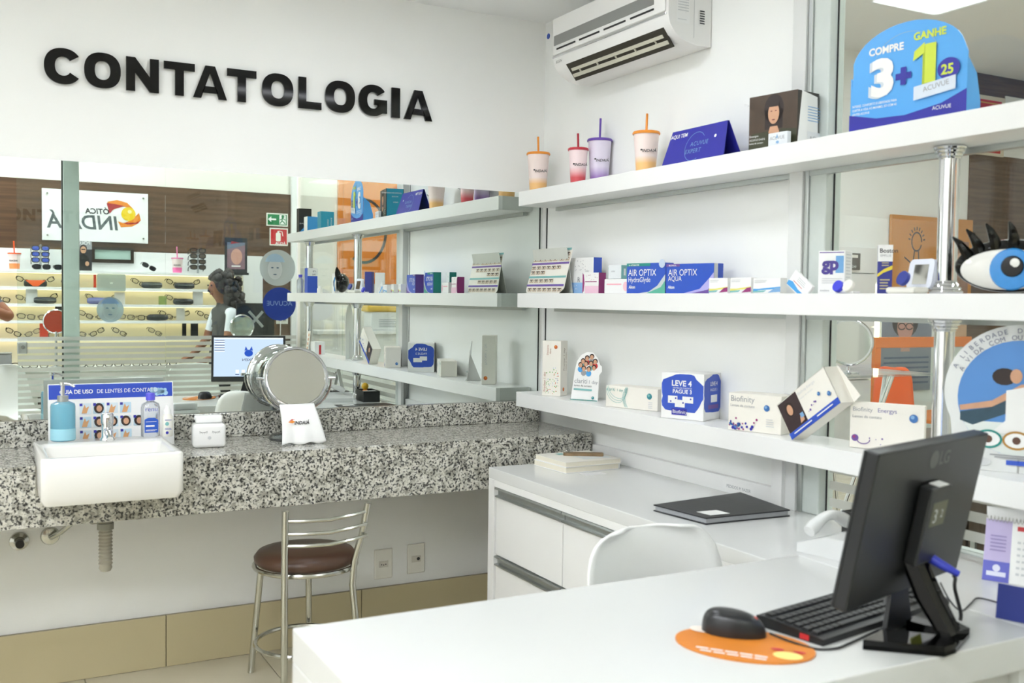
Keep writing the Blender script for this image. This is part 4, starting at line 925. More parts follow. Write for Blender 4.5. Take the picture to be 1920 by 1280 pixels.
for ln, rr, sz in (('A LIBERDADE DE ENXERGAR', .152, .0155), ('A VIDA COM OUTROS OLHOS', .1365, .0155)):
    its = []
    for i, ch in enumerate(ln):
        th = math.radians(155-i*5.1); its.append((ch, rr*math.cos(th), .172+rr*math.sin(th), sz, dict(rot=math.degrees(th)-90)))
    f.text(its, M('ring_text', (84, 88, 120), .5))
f.poly('caption', [rect(-.06, .038, .06, .041), rect(-.05, .033, .05, .036)], GREYP); f.poly('brand_strip', rect(-.025, .018, .09, .029), BLUE); f.poly('small_eye', [circ(-.075, .022, .018, 16, .009)], LGREY)
# things standing nearer the camera on the lowest shelf, seen in the mirror
t = thing('eye_card', 'folded white card with a column of eye photos at the end of the lowest shelf', 'display card', (2.06, .90, zL), math.radians(90))
for k in (-1, 1):
    o = MB().b2((0, 0, 0), (.05, .002, .155)).build('flap', CREAM, t); o.location = (0, .02*k, 0); o.rotation_euler = (.13*k, 0, 0)
f = Face(t, (0, .022, 0), (1, 0, 0), (0, -.13, .99), (0, 1, .13), 1); f.poly('eye_photo', [rect(.012, .03+i*.03, .038, .048+i*.03) for i in range(4)], SKIN)
r, f, rt, lf, a, da = carton('gift_box', 'white box with red ribbon mark on the lowest shelf end', 'box', (2.06, 1.04), (2.06, .95), zL, .085, .07, PAPER); lf.poly('red_mark', [rect(.3, .0, .48, .75)], REDP)
# ---- middle shelf
zM = ZM+E_
pA, pB = at(985, 2.052, zM), at(1059, 2.052, zM)
cw = pA[1]-pB[1]; ch_ = col(1020, 465, 2.07).z-ZM
t = thing('eye_chart_card', 'standing lens colour chart with rows of eye photos', 'display card', (2.052, pA[1], zM), -math.pi/2)
cd = MB().prism([(.012, 0), (cw*.86, .0), (cw*.95, .02), (cw*.97, ch_*.93), (cw*.93, ch_), (cw*.07, ch_), (0, .012)], 0, .002).build('front_flap', CREAM, t); cd.rotation_euler = (-.22, 0, 0)
cd2 = MB().prism([(.012, 0), (cw*.9, 0), (cw*.93, ch_), (cw*.07, ch_)], 0, .002).build('rear_flap', M('card_back', (206, 208, 200), .5), t); cd2.location = (0, .055, 0); cd2.rotation_euler = (.20, 0, 0)
f = Face(cd, (0, 0, 0), (1, 0, 0), (0, 0, 1), (0, -1, 0), ch_); aw = cw/ch_
f.poly('header_band', rect(.04*aw, .95, .95*aw, 1.0), TEALL); f.poly('header_band', rect(.03*aw, .645, .96*aw, .69), PURP); f.poly('header_band', rect(.02*aw, .34, .95*aw, .385), TEALL); f.poly('header_band', rect(.01*aw, .15, .94*aw, .195), M('violet_band', (96, 66, 160), .45))
ey = [(c, v) for v, cs in ((.86, (0, 1, 2, 3, 5.3, 6.3)), (.75, (0, 1, 2, 3, 4, 5.3, 6.3)), (.57, range(6)), (.46, range(3)), (.27, range(5)), (.07, range(7))) for c in cs]
eu = [(.06*aw+c*.125*aw, v) for c, v in ey]
f.poly('eye_photo', [rect(u, v-.035, u+.10*aw, v+.04) for u, v in eu], M('eye_photo_skin', (196, 170, 140), .5, var=.1, scale=90)); f.poly('eye_shape', [circ(u+.05*aw, v, .042*aw, 10, .022) for u, v in eu], M('eye_photo_white', (222, 216, 204), .5)); f.poly('iris', [circ(u+.05*aw, v, .022, 8) for u, v in eu], M('iris_dark', (66, 56, 40), .5)); f.poly('lashes', [rect(u+.008, v+.018, u+.092*aw, v+.032) for u, v in eu], HAIRP)
def mid(name, label, xl, xr, X, ytop, d, mat, dx=0, z=None):
    z = z or zM; pa, pb = at(xl, X, z), at(xr, X+dx, z)
    return carton(name, label, 'box', pa, pb, z, max(.02, col((xl+xr)/2, ytop, X+dx/2).z-z), d, mat)
r, f, rt, lf, a, da = mid('lens_box', 'white box with blue foot and navy side strip beside the eye chart', 1066, 1112, 2.110, 483, .04, PAPER, .02)
f.poly('blue_foot', rect(0, 0, a, .30), M('pale_blue_print', (150, 190, 232), .4, var=.06)); f.text([('color', .34*a*2, .60, .08)], GREYP); f.poly('dots', dots(16, .3, .62, .75, .92, .008, .014), GREYP); f.poly('dots', dots(10, .15, .08, .7, .22, .008, .016), PAPER); f.poly('swoosh', [[(a*.62, .48), (a*.72, .30), (a*.68, .16), (a*.60, .40)]], NAVY); f.text([('R', .40, .32, .2)], GREYP)
rt.poly('navy_strip', rect(0, .45, .30, 1.0), BLUE); lf.poly('navy_side', rect(0, 0, da*.98, 1), NAVY)
r, f, rt, lf, a, da = mid('lens_box', 'small white box with magenta side in front of the blue one', 1092, 1122, 2.062, 511, .035, PAPER, .012)
f.poly('magenta_curve', [[(0, 0), (.10, .1), (.16, .5), (.10, .9), (0, 1)]], MAG); f.poly('pink_foot', rect(.2, 0, a, .35), M('pale_pink_print', (236, 196, 214), .4)); f.poly('dots', dots(14, .3, .55, a-.05, .9, .012, .02), MAG); f.poly('caption', rect(.22, .54, a-.12, .58), MAG); rt.poly('magenta_side', rect(0, 0, da, 1), MAG); lf.poly('magenta_side', rect(0, 0, da, 1), MAG)
r0_, f, rt, lf, a, da = mid('lens_box', 'flat white box with pink drop, under the tiny teal box', 1133, 1178, 2.075, 523, .06, PAPER, .02)
f.poly('pink_drop', circ(a-.28, .48, .26, 20, .34), M('pink_drop', (244, 196, 206), .4)); f.poly('pink_text', [rect(.25, .58, a-.7, .68)], M('pink_text', (240, 176, 190), .5))
hb = col(1150, 523, 2.085).z
r, f, rt, lf, a, da = mid('lens_box', 'tiny white box with teal end standing on the pink drop box', 1140, 1164, 2.085, 497, .035, M('pale_grey_card', (228, 232, 234), .5), .012, z=hb+.001)
f.text([('color', .3, .5, .2)], GREYP); rt.poly('teal_end', rect(0, 0, da, 1), TEALL); rt.poly('white_window', rect(.25, .25, da-.25, .75), PAPER); lf.poly('teal_end', rect(0, 0, da, 1), TEAL)
r, f, rt, lf, a, da = mid('lens_box', 'blue AIR OPTIX HydraGlyde lens box with green corner', 1175, 1247, 2.065, 493, .04, BLUE, .03)
f.poly('blue_ground', rect(0, 0, a, 1), M('airoptix_blue', (36, 82, 190), .35, var=.08, scale=20)); f.poly('silver_curve', [[(.55, 0), (a, 0), (a, .62), (a-.12, .50), (a-.35, .25), (a-.75, .05)]], M('silver_print', (198, 206, 206), .35)); f.poly('green_corner', [[(.95, 0), (a, 0), (a, .42), (a-.2, .2)]], M('seafoam_print', (90, 176, 150), .4)); f.poly('green_tab', rect(.0, .90, a*.62, 1.0), TEAL)
f.text([('AIR OPTIX', .08, .58, .31), ('HydraGlyde', .08, .37, .24), ('Alcon', .12, .16, .14, dict(bold=.03)), ('for ASTIGMATISM', .10, .915, .07, dict(bold=.02))], PAPER, sx=.9); lf.poly('green_side', rect(0, 0, da, 1), TEAL); f.poly('seal', circ(a-.14, .97, .14, 20), M('pale_seal', (190, 206, 226), .4))
r, f, rt, lf, a, da = mid('lens_box', 'blue AIR OPTIX AQUA multifocal lens box with violet corner', 1249, 1338, 2.065, 494, .045, BLUE, .035)
f.poly('blue_ground', rect(0, 0, a, 1), M('airoptix_blue')); f.poly('lilac_curve', [[(.8, 0), (a, 0), (a, .7), (a-.2, .5), (a-.6, .15)]], M('lilac_print', (176, 170, 222), .35)); f.poly('violet_corner', [[(1.15, 0), (a, 0), (a, .35), (a-.25, .12)]], PURP); f.poly('violet_tab', rect(0, .91, .62, 1), PURP)
f.text([('AIR OPTIX', .10, .60, .31), ('AQUA', .10, .42, .24), ('Alcon', .10, .16, .14, dict(bold=.03)), ('MULTIFOCAL', .12, .925, .065, dict(bold=.02))], PAPER, sx=.9); rt.poly('pale_edge', rect(0, 0, da*.4, 1), LGREY); lf.poly('violet_side', rect(0, 0, da, 1), PURP)
for k, (xl, xr, tp, lb) in enumerate(((1329, 1364, 521, 'first tiny white box with rainbow wave beside the AIR OPTIX boxes'), (1369, 1408, 520, 'second tiny white box with rainbow wave on the middle shelf'), (1412, 1463, 521, 'small white box with light blue wave before the leaning packet'))):
    r, f, rt, lf, a, da = mid('sample_box', lb, xl, xr, 2.07, tp, .03, PAPER, .015)
    cs = (M('wave_yellow', (232, 224, 120), .5), MAG, TEALL) if k < 2 else (SKY, GLOBEL, TEALL)
    f.poly('wave', [[(0, .12), (.5, .2), (a, .32), (a, .44), (.5, .30), (0, .3)]], cs[0]); f.poly('wave', [[(a*.55, .05), (a, .1), (a, .4), (a*.8, .34)]], cs[1]); f.poly('wave', [[(0, .05), (a*.4, .08), (a*.5, .2), (0, .16)]], cs[2]); f.poly('tiny_text', lines(.12, a*.6, .82, 2, .1, .04), LGREY)
t = thing('sample_packet', 'white and blue packet leaning at an angle near the window frame', 'packet', (2.09, at(1478, 2.09, zM)[1], zM+.020), -math.pi/2)
t.rotation_euler = (-.12, math.radians(36), -math.pi/2)
MB().b2((-.012, 0, .0), (.072, .012, .052), .002).build('carton_body', PAPER, t)
f = Face(t, (-.012, 0, 0), (1, 0, 0), (0, 0, 1), (0, -1, 0), .052); f.poly('wave', [[(0, .05), (1.2, .1), (1.6, .3), (.9, .28), (.3, .4), (0, .3)]], SKY); f.poly('tiny_text', lines(.5, 1.3, .8, 3, .1, .04), LGREY); f.poly('red_line', [rect(.3, .46, 1.1, .49)], REDP)
r, f, rt, lf, a, da = mid('lens_box', 'white gp solution box in front of the window glass', 1533, 1583, 2.09, 470, .055, PAPER, .03)
f.poly('violet_line', rect(.03, .95, a-.03, .97), PURP); f.poly('gp_square', rect(.42, .48, a-.03, .88), M('gp_blue', (110, 166, 216), .4)); f.text([('gp', .10, .56, .42, dict(bold=.045))], M('gp_violet', (70, 56, 140), .45)); f.poly('tiny_text', lines(.1, .6, .34, 3, .05, .015), LGREY); f.text([('totalens', .06, .05, .07)], GREYP); rt.poly('side_text', lines(.06, da-.06, .9, 10, .075, .02), LGREY)
cy = at(1578, 2.055, zM)[1]
t = thing('contact_case', 'open blue and white contact lens case before the gp box', 'lens case', (2.058, cy, zM), -math.pi/2)
RXX = Matrix.Rotation(math.radians(68), 3, 'X')
MB().lathe([(0, 0), (.0155, 0), (.0165, .004), (.0155, .011), (0, .011)], 24, (-.014, .004, .0165), RXX).build('cap', M('case_blue', (60, 66, 214), .35), t, True); MB().lathe([(0, 0), (.0165, 0), (.0175, .004), (.0165, .011), (0, .011)], 24, (.016, .010, .0175), RXX).build('cap', PVC, t, True); MB().b2((-.03, .004, 0), (.034, .03, .006), .002).build('tray', PAPER, t)
r, f, rt, lf, a, da = mid('lens_box', 'tall navy and white Boston box behind the mirror case', 1644, 1672, 2.10, 459, .045, NAVY if 0 else M('boston_navy', (52, 58, 140), .4), .025)
f.poly('white_top', rect(0, .66, a, 1), PAPER); f.text([('Boston', .03, .84, .125)], DARK, bold=.015); f.text([('SIMPLUS', .04, .76, .06)], GREYP); f.poly('yellow_ribbon', [[(0, .34), (.12, .43), (a, .50), (a, .58), (.12, .50), (0, .40)]], YEL if 0 else M('ribbon_yellow', (226, 206, 70), .4)); f.poly('fine_print', lines(.05, a-.04, .27, 4, .06, .025)+lines(.08, a-.05, .62, 2, .05, .02), M('fine_gold', (190, 180, 140), .5)); rt.poly('white_top', rect(0, .66, da, 1), PAPER); rt.poly('fine_print', lines(.05, da-.05, .9, 4, .05, .02), GREYP)
cy = at(1690, 2.06, zM)[1]
t = thing('mirror_case', 'open white travel lens case with small mirror and blue disc', 'lens case', (2.052, cy, zM), -math.pi/2-.15)
MB().b2((-.052, 0, 0), (.050, .05, .016), .006).build('tray', PVC, t); ld = MB().prism(rrect(-.036, .0, .052, .076, .014), 0, .012).build('lid', M('case_white', (226, 230, 240), .35), t); ld.location = (0, .05, .012); ld.rotation_euler = (-.18, 0, 0)
f = Face(ld, (0, 0, 0), (1, 0, 0), (0, 0, 1), (0, -1, 0), 1); f.poly('mirror', rect(-.016, .012, .034, .062), LOOK); t2 = MB().lathe([(0, 0), (.0185, 0), (.0185, .010), (0, .010)], 24, (.012, .006, .035), RXX); t2.build('blue_disc', M('case_navy', (44, 60, 150), .35), t)
# eye figure
ec = col(1885, 492, 2.06)
t = thing('eye_figure', 'large cartoon eye figure with blue iris and black lashes', 'figurine', (2.075, ec.y, zM), math.radians(-66))
EH = .135
MB().lathe([(0, -.045), (.06, -.04), (.105, -.02), (.122, 0), (.116, .016), (.08, .030), (0, .032)], 36, (0, .02, .063), Matrix.Rotation(math.pi/2, 3, 'X') , 1.0, .50).build('body', BLACKG, t, True, ang=70)
MB().lathe([(0, .0), (.098, .0), (.094, .006), (.06, .013), (0, .016)], 40, (-.004, -.010, .054), Matrix.Rotation(math.pi/2, 3, 'X'), 1.0, .47).build('sclera', CERAM, t, True, ang=70)
MB().lathe([(0, 0), (.047, 0), (.044, .006), (0, .009)], 32, (.010, -.0235, .054), Matrix.Rotation(math.pi/2, 3, 'X')).build('iris', M('iris_blue', (44, 140, 216), .15, var=.1, scale=60), t, True)
MB().lathe([(0, 0), (.024, 0), (.022, .004), (0, .006)], 28, (.012, -.031, .060), Matrix.Rotation(math.pi/2, 3, 'X')).build('pupil', BLACKG, t, True); MB().lathe([(0, 0), (.010, 0), (0, .003)], 16, (.018, -.0365, .068), Matrix.Rotation(math.pi/2, 3, 'X')).build('highlight', CERAM, t, True)
for i in range(7):
    th = math.radians(152-i*22); b0 = Vector((.098*math.cos(th), 0, .060+.050*math.sin(th))); dr_ = Vector((math.cos(th)*.55, -.25, .9)).normalized()
    MB().tube([b0-dr_*.008, b0+dr_*.016, b0+dr_*.036+Vector((-.004, 0, .002)), b0+dr_*.052+Vector((-.010, 0, .002))], [.014, .012, .008, .002], 8).build('lash', BLACKG, t, True)
# nearer the camera, seen in the mirror only
t = thing('solution_bottle', 'clear bottle with violet cap at the camera end of the middle shelf', 'bottle', (2.10, .565, zM)); MB().lathe([(0, 0), (.026, 0), (.026, .09), (.012, .105), (.012, .112), (0, .112)], 24, ey=.7).build('bottle', CLR, t, True); MB().lathe([(0, .11), (.014, .11), (.014, .13), (0, .13)], 16).build('cap', M('violet_cap'), t, True)
r, f, rt, lf, a, da = carton('lens_box', 'blue and white renu box behind the second chrome post', 'box', (2.06, .87), (2.06, .80), zM, .17, .07, BLUE); lf.poly('white_top', rect(0, .68, da, 1), PAPER); lf.text([('re', .08, .84, .14), ('nu', .08, .71, .14)], DARK)
r, f, rt, lf, a, da = carton('lens_box', 'plain tall white box on the middle shelf behind the eye figure', 'box', (2.09, 1.36), (2.09, 1.31), zM, .125, .07, PAPER)
t = thing('drop_bottle', 'tiny white drop bottle near the end of the middle shelf', 'bottle', (2.08, 1.08, zM)); MB().lathe([(0, 0), (.018, 0), (.018, .03), (0, .03)], 16).build('bottle', PVC, t, True); MB().lathe([(0, .03), (.010, .03), (.008, .045), (0, .045)], 14).build('cap', PAPER, t, True)
# ---- highest shelf
zT = ZT+E_
def cup(label, xl, xr, ylid, ystraw, X, lidc, fillc, side=.0):
    pc_ = col((xl+xr)/2, 330, X); w_ = (xr-xl)*(pc_-Vector((0, 0, EYE))).dot(FW)/F_PX; hz = col((xl+xr)/2, ylid, X).z-zT
    t = thing('tumbler', label, 'cup', (X, pc_.y, zT), 0, 'tumblers with straws'); r1 = w_/2; r0 = r1*.74
    BODY = M('frosted_pink_plastic', (240, 222, 218), .4, var=.01); pr = [(0, 0), (r0, 0)] + [(r0+(r1*.97-r0)*k/6, hz*k/6) for k in range(1, 7)] + [(0, hz)]
    mb = MB().lathe(pr, 28); b_ = mb.build('cup_body', fillc, t, True, ang=50)
    MB().lathe([(0, hz), (r1*1.05, hz), (r1*1.07, hz+.005), (r1*1.0, hz+.010), (0, hz+.010)], 28).build('lid', lidc, t, True)
    hs_ = col((xl+xr)/2, ystraw, X).z-zT; MB().tube([(side*0, 0, hz+.005), (side, side, hs_)], .0042, 10).build('straw', lidc, t, True)
    vw_ = Vector((-X, -pc_.y, 0)).normalized(); tu = Vector((-vw_.y, vw_.x, 0)); rm = (r0+r1)/2
    f = Face(t, vw_*(rm+.0035), tu, (0, 0, 1), vw_, 1)
    f.text([('INDAIÁ', -.014, hz*.50, .0145)], DARK, bold=.012, shear=.2); f.poly('logo_swirl', circ(-.016, hz*.56, .004, 10, .003), DARK)
    return t
def grad(name, top, bot, z0, z1):
    mt = M(name, top, .35); nt = mt.node_tree; b = nt.nodes['Principled BSDF']
    tc = nt.nodes.new('ShaderNodeTexCoord'); sp_ = nt.nodes.new('ShaderNodeSeparateXYZ'); nt.links.new(tc.outputs['Object'], sp_.inputs[0])
    mr = nt.nodes.new('ShaderNodeMapRange'); mr.inputs[1].default_value = z0; mr.inputs[2].default_value = z1; nt.links.new(sp_.outputs['Z'], mr.inputs[0])
    mx = nt.nodes.new('ShaderNodeMix'); mx.data_type = 'RGBA'; mx.inputs[6].default_value = (*lin(bot), 1); mx.inputs[7].default_value = (*lin(top), 1)
    nt.links.new(mr.outputs[0], mx.inputs[0]); nt.links.new(mx.outputs[2], b.inputs['Base Color']); return mt
OL = M('orange_lid', (240, 150, 50), .35); RL = M('red_lid', (186, 36, 56), .35); VL = M('violet_lid', (104, 72, 170), .35)
GO = grad('ombre_orange', (244, 226, 220), (246, 196, 128), .03, .055); GR = grad('ombre_red', (244, 222, 224), (214, 84, 92), .02, .06); GV = grad('ombre_violet', (228, 220, 238), (150, 110, 190), .02, .065)
cup('orange lidded frosted tumbler at the corner end of the top shelf', 988, 1030, 291, 257, 2.10, OL, GO, -.006)
cup('red lidded frosted tumbler with a red straw', 1065, 1102, 283, 251, 2.076, RL, GR, -.006)
cup('violet lidded tumbler with purple straw, partly behind the red one', 1101, 1146, 266, 222, 2.162, VL, GV, .006)
cup('orange lidded frosted tumbler next to the blue card', 1186, 1235, 253, 213, 2.10, OL, GO, .006)
# blue tent card
ya_, yb_ = col(1246, 300, 2.075), col(1362, 300, 2.075); cw = ya_.y-yb_.y
t = thing('tent_card', 'glossy indigo tent card AQUI TEM ACUVUE EXPERT on the top shelf', 'display card', (2.062, ya_.y, zT), -math.pi/2)
hh = col(1300, 236, 2.09).z-zT
a1 = MB().prism([(0, 0), (cw, 0), (cw*.93, hh), (cw*.05, hh)], 0, .002).build('front_flap', NAVY, t); a1.rotation_euler = (-.28, 0, 0)
a2 = MB().prism([(0, 0), (cw*1.05, 0), (cw*1.04, .018), (cw*1.0, .018), (cw*.93, hh), (cw*.05, hh)], 0, .002).build('rear_flap', NAVY, t); a2.location = (0, .072, 0); a2.rotation_euler = (.28, 0, 0)
f = Face(a1, (0, 0, 0), (1, 0, 0), (0, 0, 1), (0, -1, 0), 1)
f.text([('AQUI TEM', .016, hh*.78, .019, dict(bold=.014))], PAPER); f.text([('ACUVUE', cw*.42, hh*.46, .021), ('EXPERT', cw*.36, hh*.26, .021)], GLOBEL, sp=1.15); f.poly('ring', band(circ(cw*.50, hh*.44, hh*.40, 40, None, 40, 300), .0016), GLOBEL); f.poly('ring_mark', circ(cw*.80, hh*.63, .0055, 14), PAPER)
# portrait display box
p0, p1 = col(1404, 270, 2.055), col(1480, 260, 2.075)
hb_ = col(1440, 178, 2.07).z-zT
r, f, rt, lf, a, da = carton('display_box', 'dark portrait ACUVUE display box on the top shelf', 'box', (2.055, p0.y), (2.085, p1.y-.02), zT, hb_, .10, M('display_dark', (46, 42, 38), .35, var=.1))
f.poly('portrait_ground', rect(.0, .0, a, 1), M('portrait_brown', (74, 58, 44), .4, var=.25, scale=25)); f.poly('hair', [circ(a*.52, .72, .22, 20, .27), rect(a*.52-.20, .35, a*.52+.2, .72)], HAIRP); f.poly('neck', [[(a*.45, .40), (a*.60, .40), (a*.66, .24), (a*.40, .24)]], SKIN); f.poly('face', circ(a*.52, .64, .125, 20, .20), SKIN)
f.poly('features', [circ(a*.52-.05, .68, .022, 8, .010), circ(a*.52+.05, .68, .022, 8, .010), circ(a*.52, .52, .04, 8, .012)], M('lip_brown', (120, 60, 52), .5)); f.poly('fringe', [rect(a*.52-.11, .76, a*.52+.12, .86)], HAIRP); f.poly('jacket', [[(.0, .0), (a, .0), (a, .30), (a*.68, .34), (a*.55, .14), (a*.40, .32), (.08, .30)]], M('jacket_camo', (60, 62, 40), .5, var=.35, scale=70)); f.text([('Enxergue', .03, .24, .055), ('ACUVUE OASYS', .03, .17, .05), ('lentes de contato', .03, .11, .045)], PAPER)
rt.poly('white_side', [[(0, 0), (da, 0), (da*.92, .93), (.12, 1.0)]], PAPER); rt.poly('side_text', lines(.3, .75, .72, 6, .05, .015), GLOBEL); rt.poly('leaflet', rect(.3, .03, .95, .28), M('leaflet', (230, 232, 234), .4)); rt.text([('ACUVUE', .36, .11, .13)], GREYP)
lf.poly('teal_side', [[(.02, .0), (da-.02, .0), (da-.02, 1), (.02, 1)]], M('acuvue_teal', (40, 150, 178), .4)); lf.text([('LENTES DE CONTATO', .08, .82, .07), ('ACUVUE', .2, .70, .06), ('OASYS', .2, .5, .06)], PAPER)
t = tag(MB().b2((0, 0, 0), (.07, .016, .038), .001).build('sample_box', M('sample_white', (226, 230, 234), .4)), 'small ACUVUE sample box leaning before the portrait display', 'box'); t.location = (2.046, p1.y+.055, zT); t.rotation_euler = (0, 0, -math.pi/2+.1)
f = Face(t, (0, 0, 0), (1, 0, 0), (0, 0, 1), (0, -1, 0), 1); f.text([('ACUVUE', .006, .018, .014)], GREYP); f.poly('print_leaf', [[(.028, .022), (.034, .034), (.036, .022)], circ(.035, .010, .006, 10, .004)], GLOBEL)
# arched display
p0, p1 = col(1592, 235, 2.06), col(1812, 200, 2.10)
aw_ = (Vector((2.06, p0.y))-Vector((2.10, p1.y))).length
t = thing('arched_display', 'sky blue arched display COMPRE 3 GANHE 1 on the top shelf', 'display board', (2.06, p0.y, zT), math.atan2(p1.y-p0.y, .04))
ha = col(1730, 32, 2.08).z-zT
ob = [(0, 0), (aw_, 0), (aw_*1.0, ha*.60)] + [(aw_*.5+aw_*.48*math.cos(math.radians(k)), ha*.62+ha*.38*math.sin(math.radians(k))) for k in range(10, 171, 10)] + [(aw_*.03, ha*.58)]
SKYD = M('display_sky', (86, 168, 236), .4, var=.05, scale=5)
MB().prism(ob, 0, .0035).build('front_board', SKYD, t)
MB().prism([(.0037, 0), (.06, 0), (.06, ha*.16), (.04, ha*.42), (.0037, ha*.55)], aw_-.004, aw_, 'x').build('side_wing', SKYD, t); MB().prism([(.0037, 0), (.06, 0), (.06, ha*.16), (.04, ha*.42), (.0037, ha*.55)], 0, .004, 'x').build('side_wing', SKYD, t); MB().b2((0, .056, 0), (aw_, .06, ha*.16)).build('rear_board', SKYD, t)
f = Face(t, (0, 0, 0), (1, 0, 0), (0, 0, 1), (0, -1, 0), ha); a = aw_/ha
f.poly('violet_wave', [[(0, 0), (a, 0), (a, .26), (a*.8, .16), (a*.5, .10), (a*.25, .11), (0, .18)]], NAVY); f.poly('halo', band(circ(a*.5, .60, .36, 30, .30, 20, 160), .008), GLOBEL)
f.text([('COMPRE', a*.17, .74, .10, dict(bold=.035))], PAPER); f.text([('GANHE', a*.56, .80, .10, dict(bold=.035))], M('lime_print', (206, 222, 70), .4))
f.text([('3', a*.17, .33, .48, dict(bold=.05, sx=1.15))], M('digit_shade', (206, 214, 222), .4)); f.text([('3', a*.195, .34, .48, dict(bold=.05, sx=1.15))], PAPER); f.text([('+', a*.42, .38, .28, dict(bold=.07))], NAVY); f.text([('1', a*.585, .39, .46, dict(bold=.06, sx=1.15))], M('lime_shade', (170, 190, 40), .4)); f.text([('1', a*.605, .40, .46, dict(bold=.06, sx=1.15))], M('lime_print'))
f.poly('digit_flag', [[(a*.565, .60), (a*.575, .69), (a*.66, .76), (a*.66, .66)]], M('lime_print')); f.poly('price_disc', circ(a*.86, .47, .115, 24, .10), NAVY); f.text([('25', a*.80, .42, .13, dict(bold=.03))], M('lime_print')); f.poly('product_box', [[(a*.58, .22), (a*.92, .27), (a*.92, .40), (a*.58, .35)]], M('product_pale', (214, 224, 236), .35)); f.text([('ACUVUE', a*.66, .285, .07, dict(rot=8))], GREYP)
f.text([('NITIDEZ, CONFORTO E LIBERDADE PARA', a*.04, .245, .032), ('CURTIR A VIDA AO MÁXIMO, SÓ COM AS', a*.04, .205, .032), ('LENTES ACUVUE', a*.04, .165, .032)], PAPER, bold=.01, sx=.85); f.text([('ACUVUE', a*.74, .10, .05)], PAPER)
# display pieces nearer the camera on the top shelf (mirror only)
r, f, rt, lf, a, da = carton('display_box', 'black and sky blue wedge box at the camera end of the top shelf', 'box', (2.06, .66), (2.06, .60), zT, .17, .09, M('display_dark')); lf.poly('blue_wedge', [[(.0, 0), (da, 0), (0, .55)]], SKY); lf.text([('ACUVUE', .2, .35, .08)], PAPER)
r, f, rt, lf, a, da = carton('display_box', 'low sky blue box with white front on the top shelf', 'box', (2.06, .86), (2.06, .78), zT, .10, .10, SKY); f.poly('white_front', rect(0, 0, a, 1), PAPER)
r, f, rt, lf, a, da = carton('display_box', 'upright turquoise ACUVUE OASYS box on the top shelf', 'box', (2.08, 1.10), (2.08, 1.02), zT, .12, .09, M('acuvue_teal')); lf.text([('ACUVUE', .2, .2, .12, dict(rot=90)), ('OASYS', .4, .2, .12, dict(rot=90))], PAPER)
# ------------------------------------------------------------------ shop behind the glass partition (seen in the mirror)
struct(MB().b2((-2, SHOPY, .1), (2.642, SHOPY+.014, 2.30)).build('wall_wood_panel', WOOD))
struct(MB().b2((2.642, SHOPY, .1), (2.70, SHOPY+.05, HALL)).build('trim_white_pilaster', LAM))
SZ = [1.552, 1.414, 1.277, 1.141, .996]; UX = 2.20; SY = -1.35
du = thing('display_unit', 'white wall display unit with warm lit eyewear shelves', 'display unit', (0, 0, 0))
CRM = M('warm_cream_laminate', (248, 240, 212), .6, var=.02, scale=4)
MB().b2((-.7, SHOPY+.016, .45), (2.20, SHOPY+.03, 1.545)).build('back_panel', CRM, du)
MB().b2((-.7, SHOPY+.016, 1.547), (2.20, SHOPY+.03, 1.727)).build('top_back_panel', LAM, du)
MB().b2((2.20, SHOPY+.016, .45), (2.373, SHOPY+.06, 1.722)).build('side_panel', LAM, du)
STRIP = light_mat('warm_led_strip', (255, 236, 190), 2.6)
for z in SZ:
    b_ = MB().b2((-.7, SHOPY+.0302, z-.022), (UX-.06, SY, z), .001).build('shelf_board', LAM, du)
    MB().b2((-.69, SHOPY+.05, z-.026), (UX-.08, SHOPY+.075, z-.0222)).build('led_strip', STRIP, b_)
MB().b2((-.7, SHOPY+.0302, .45), (UX-.06, SY, .72), .001).build('base_cabinet', LAM, du)
# sign
a_, b_ = RF(78, 353, -1.57), RF(277, 457, -1.57)
sgn = thing('shop_sign', 'white acrylic shop sign with orange swirl logo on the wood wall', 'sign', (b_.x, SHOPY+.035, 1.802)); sw_, sh_ = b_.x-a_.x, .424
MB().b2((-sw_, -.004, 0), (0, .004, sh_), .001).build('plate', PAPER, sgn)
for u, v in ((.04, .04), (sw_-.04, .04), (.04, sh_-.04), (sw_-.04, sh_-.04)): MB().lathe([(0, -.02), (.008, -.02), (.008, .008), (0, .008)], 12, (-u, 0, v), RX).build('standoff', STEEL, sgn)
f = Face(sgn, (0, .0042, 0), (-1, 0, 0), (0, 0, 1), (0, 1, 0), 1)
f.text([('INDAIÁ', .235, .105, .165, dict(bold=.02, shear=.12))], M('slate_letters', (92, 100, 102), .4)); f.text([('ÓTICA', .31, .235, .062, dict(bold=.03, shear=.12))], DARK)
f.poly('logo_wing', [[(.06, .20), (.075, .26), (.13, .20), (.20, .165), (.245, .18), (.22, .13), (.13, .14), (.08, .17)], [(.33, .34), (.25, .36), (.17, .34), (.12, .29), (.22, .31), (.30, .265)]], ORNG); f.poly('logo_wing', [[(.055, .20), (.10, .175), (.20, .17), (.24, .185), (.17, .155), (.09, .165)], [(.335, .33), (.31, .24), (.28, .28), (.19, .31), (.27, .325)]], M('logo_red', (168, 44, 48), .4)); f.poly('logo_eye', circ(.16, .245, .058, 24), M('logo_yellow', (236, 204, 40), .4)); f.poly('logo_glint', circ(.15, .265, .016, 12), M('logo_pale', (250, 240, 170), .4))
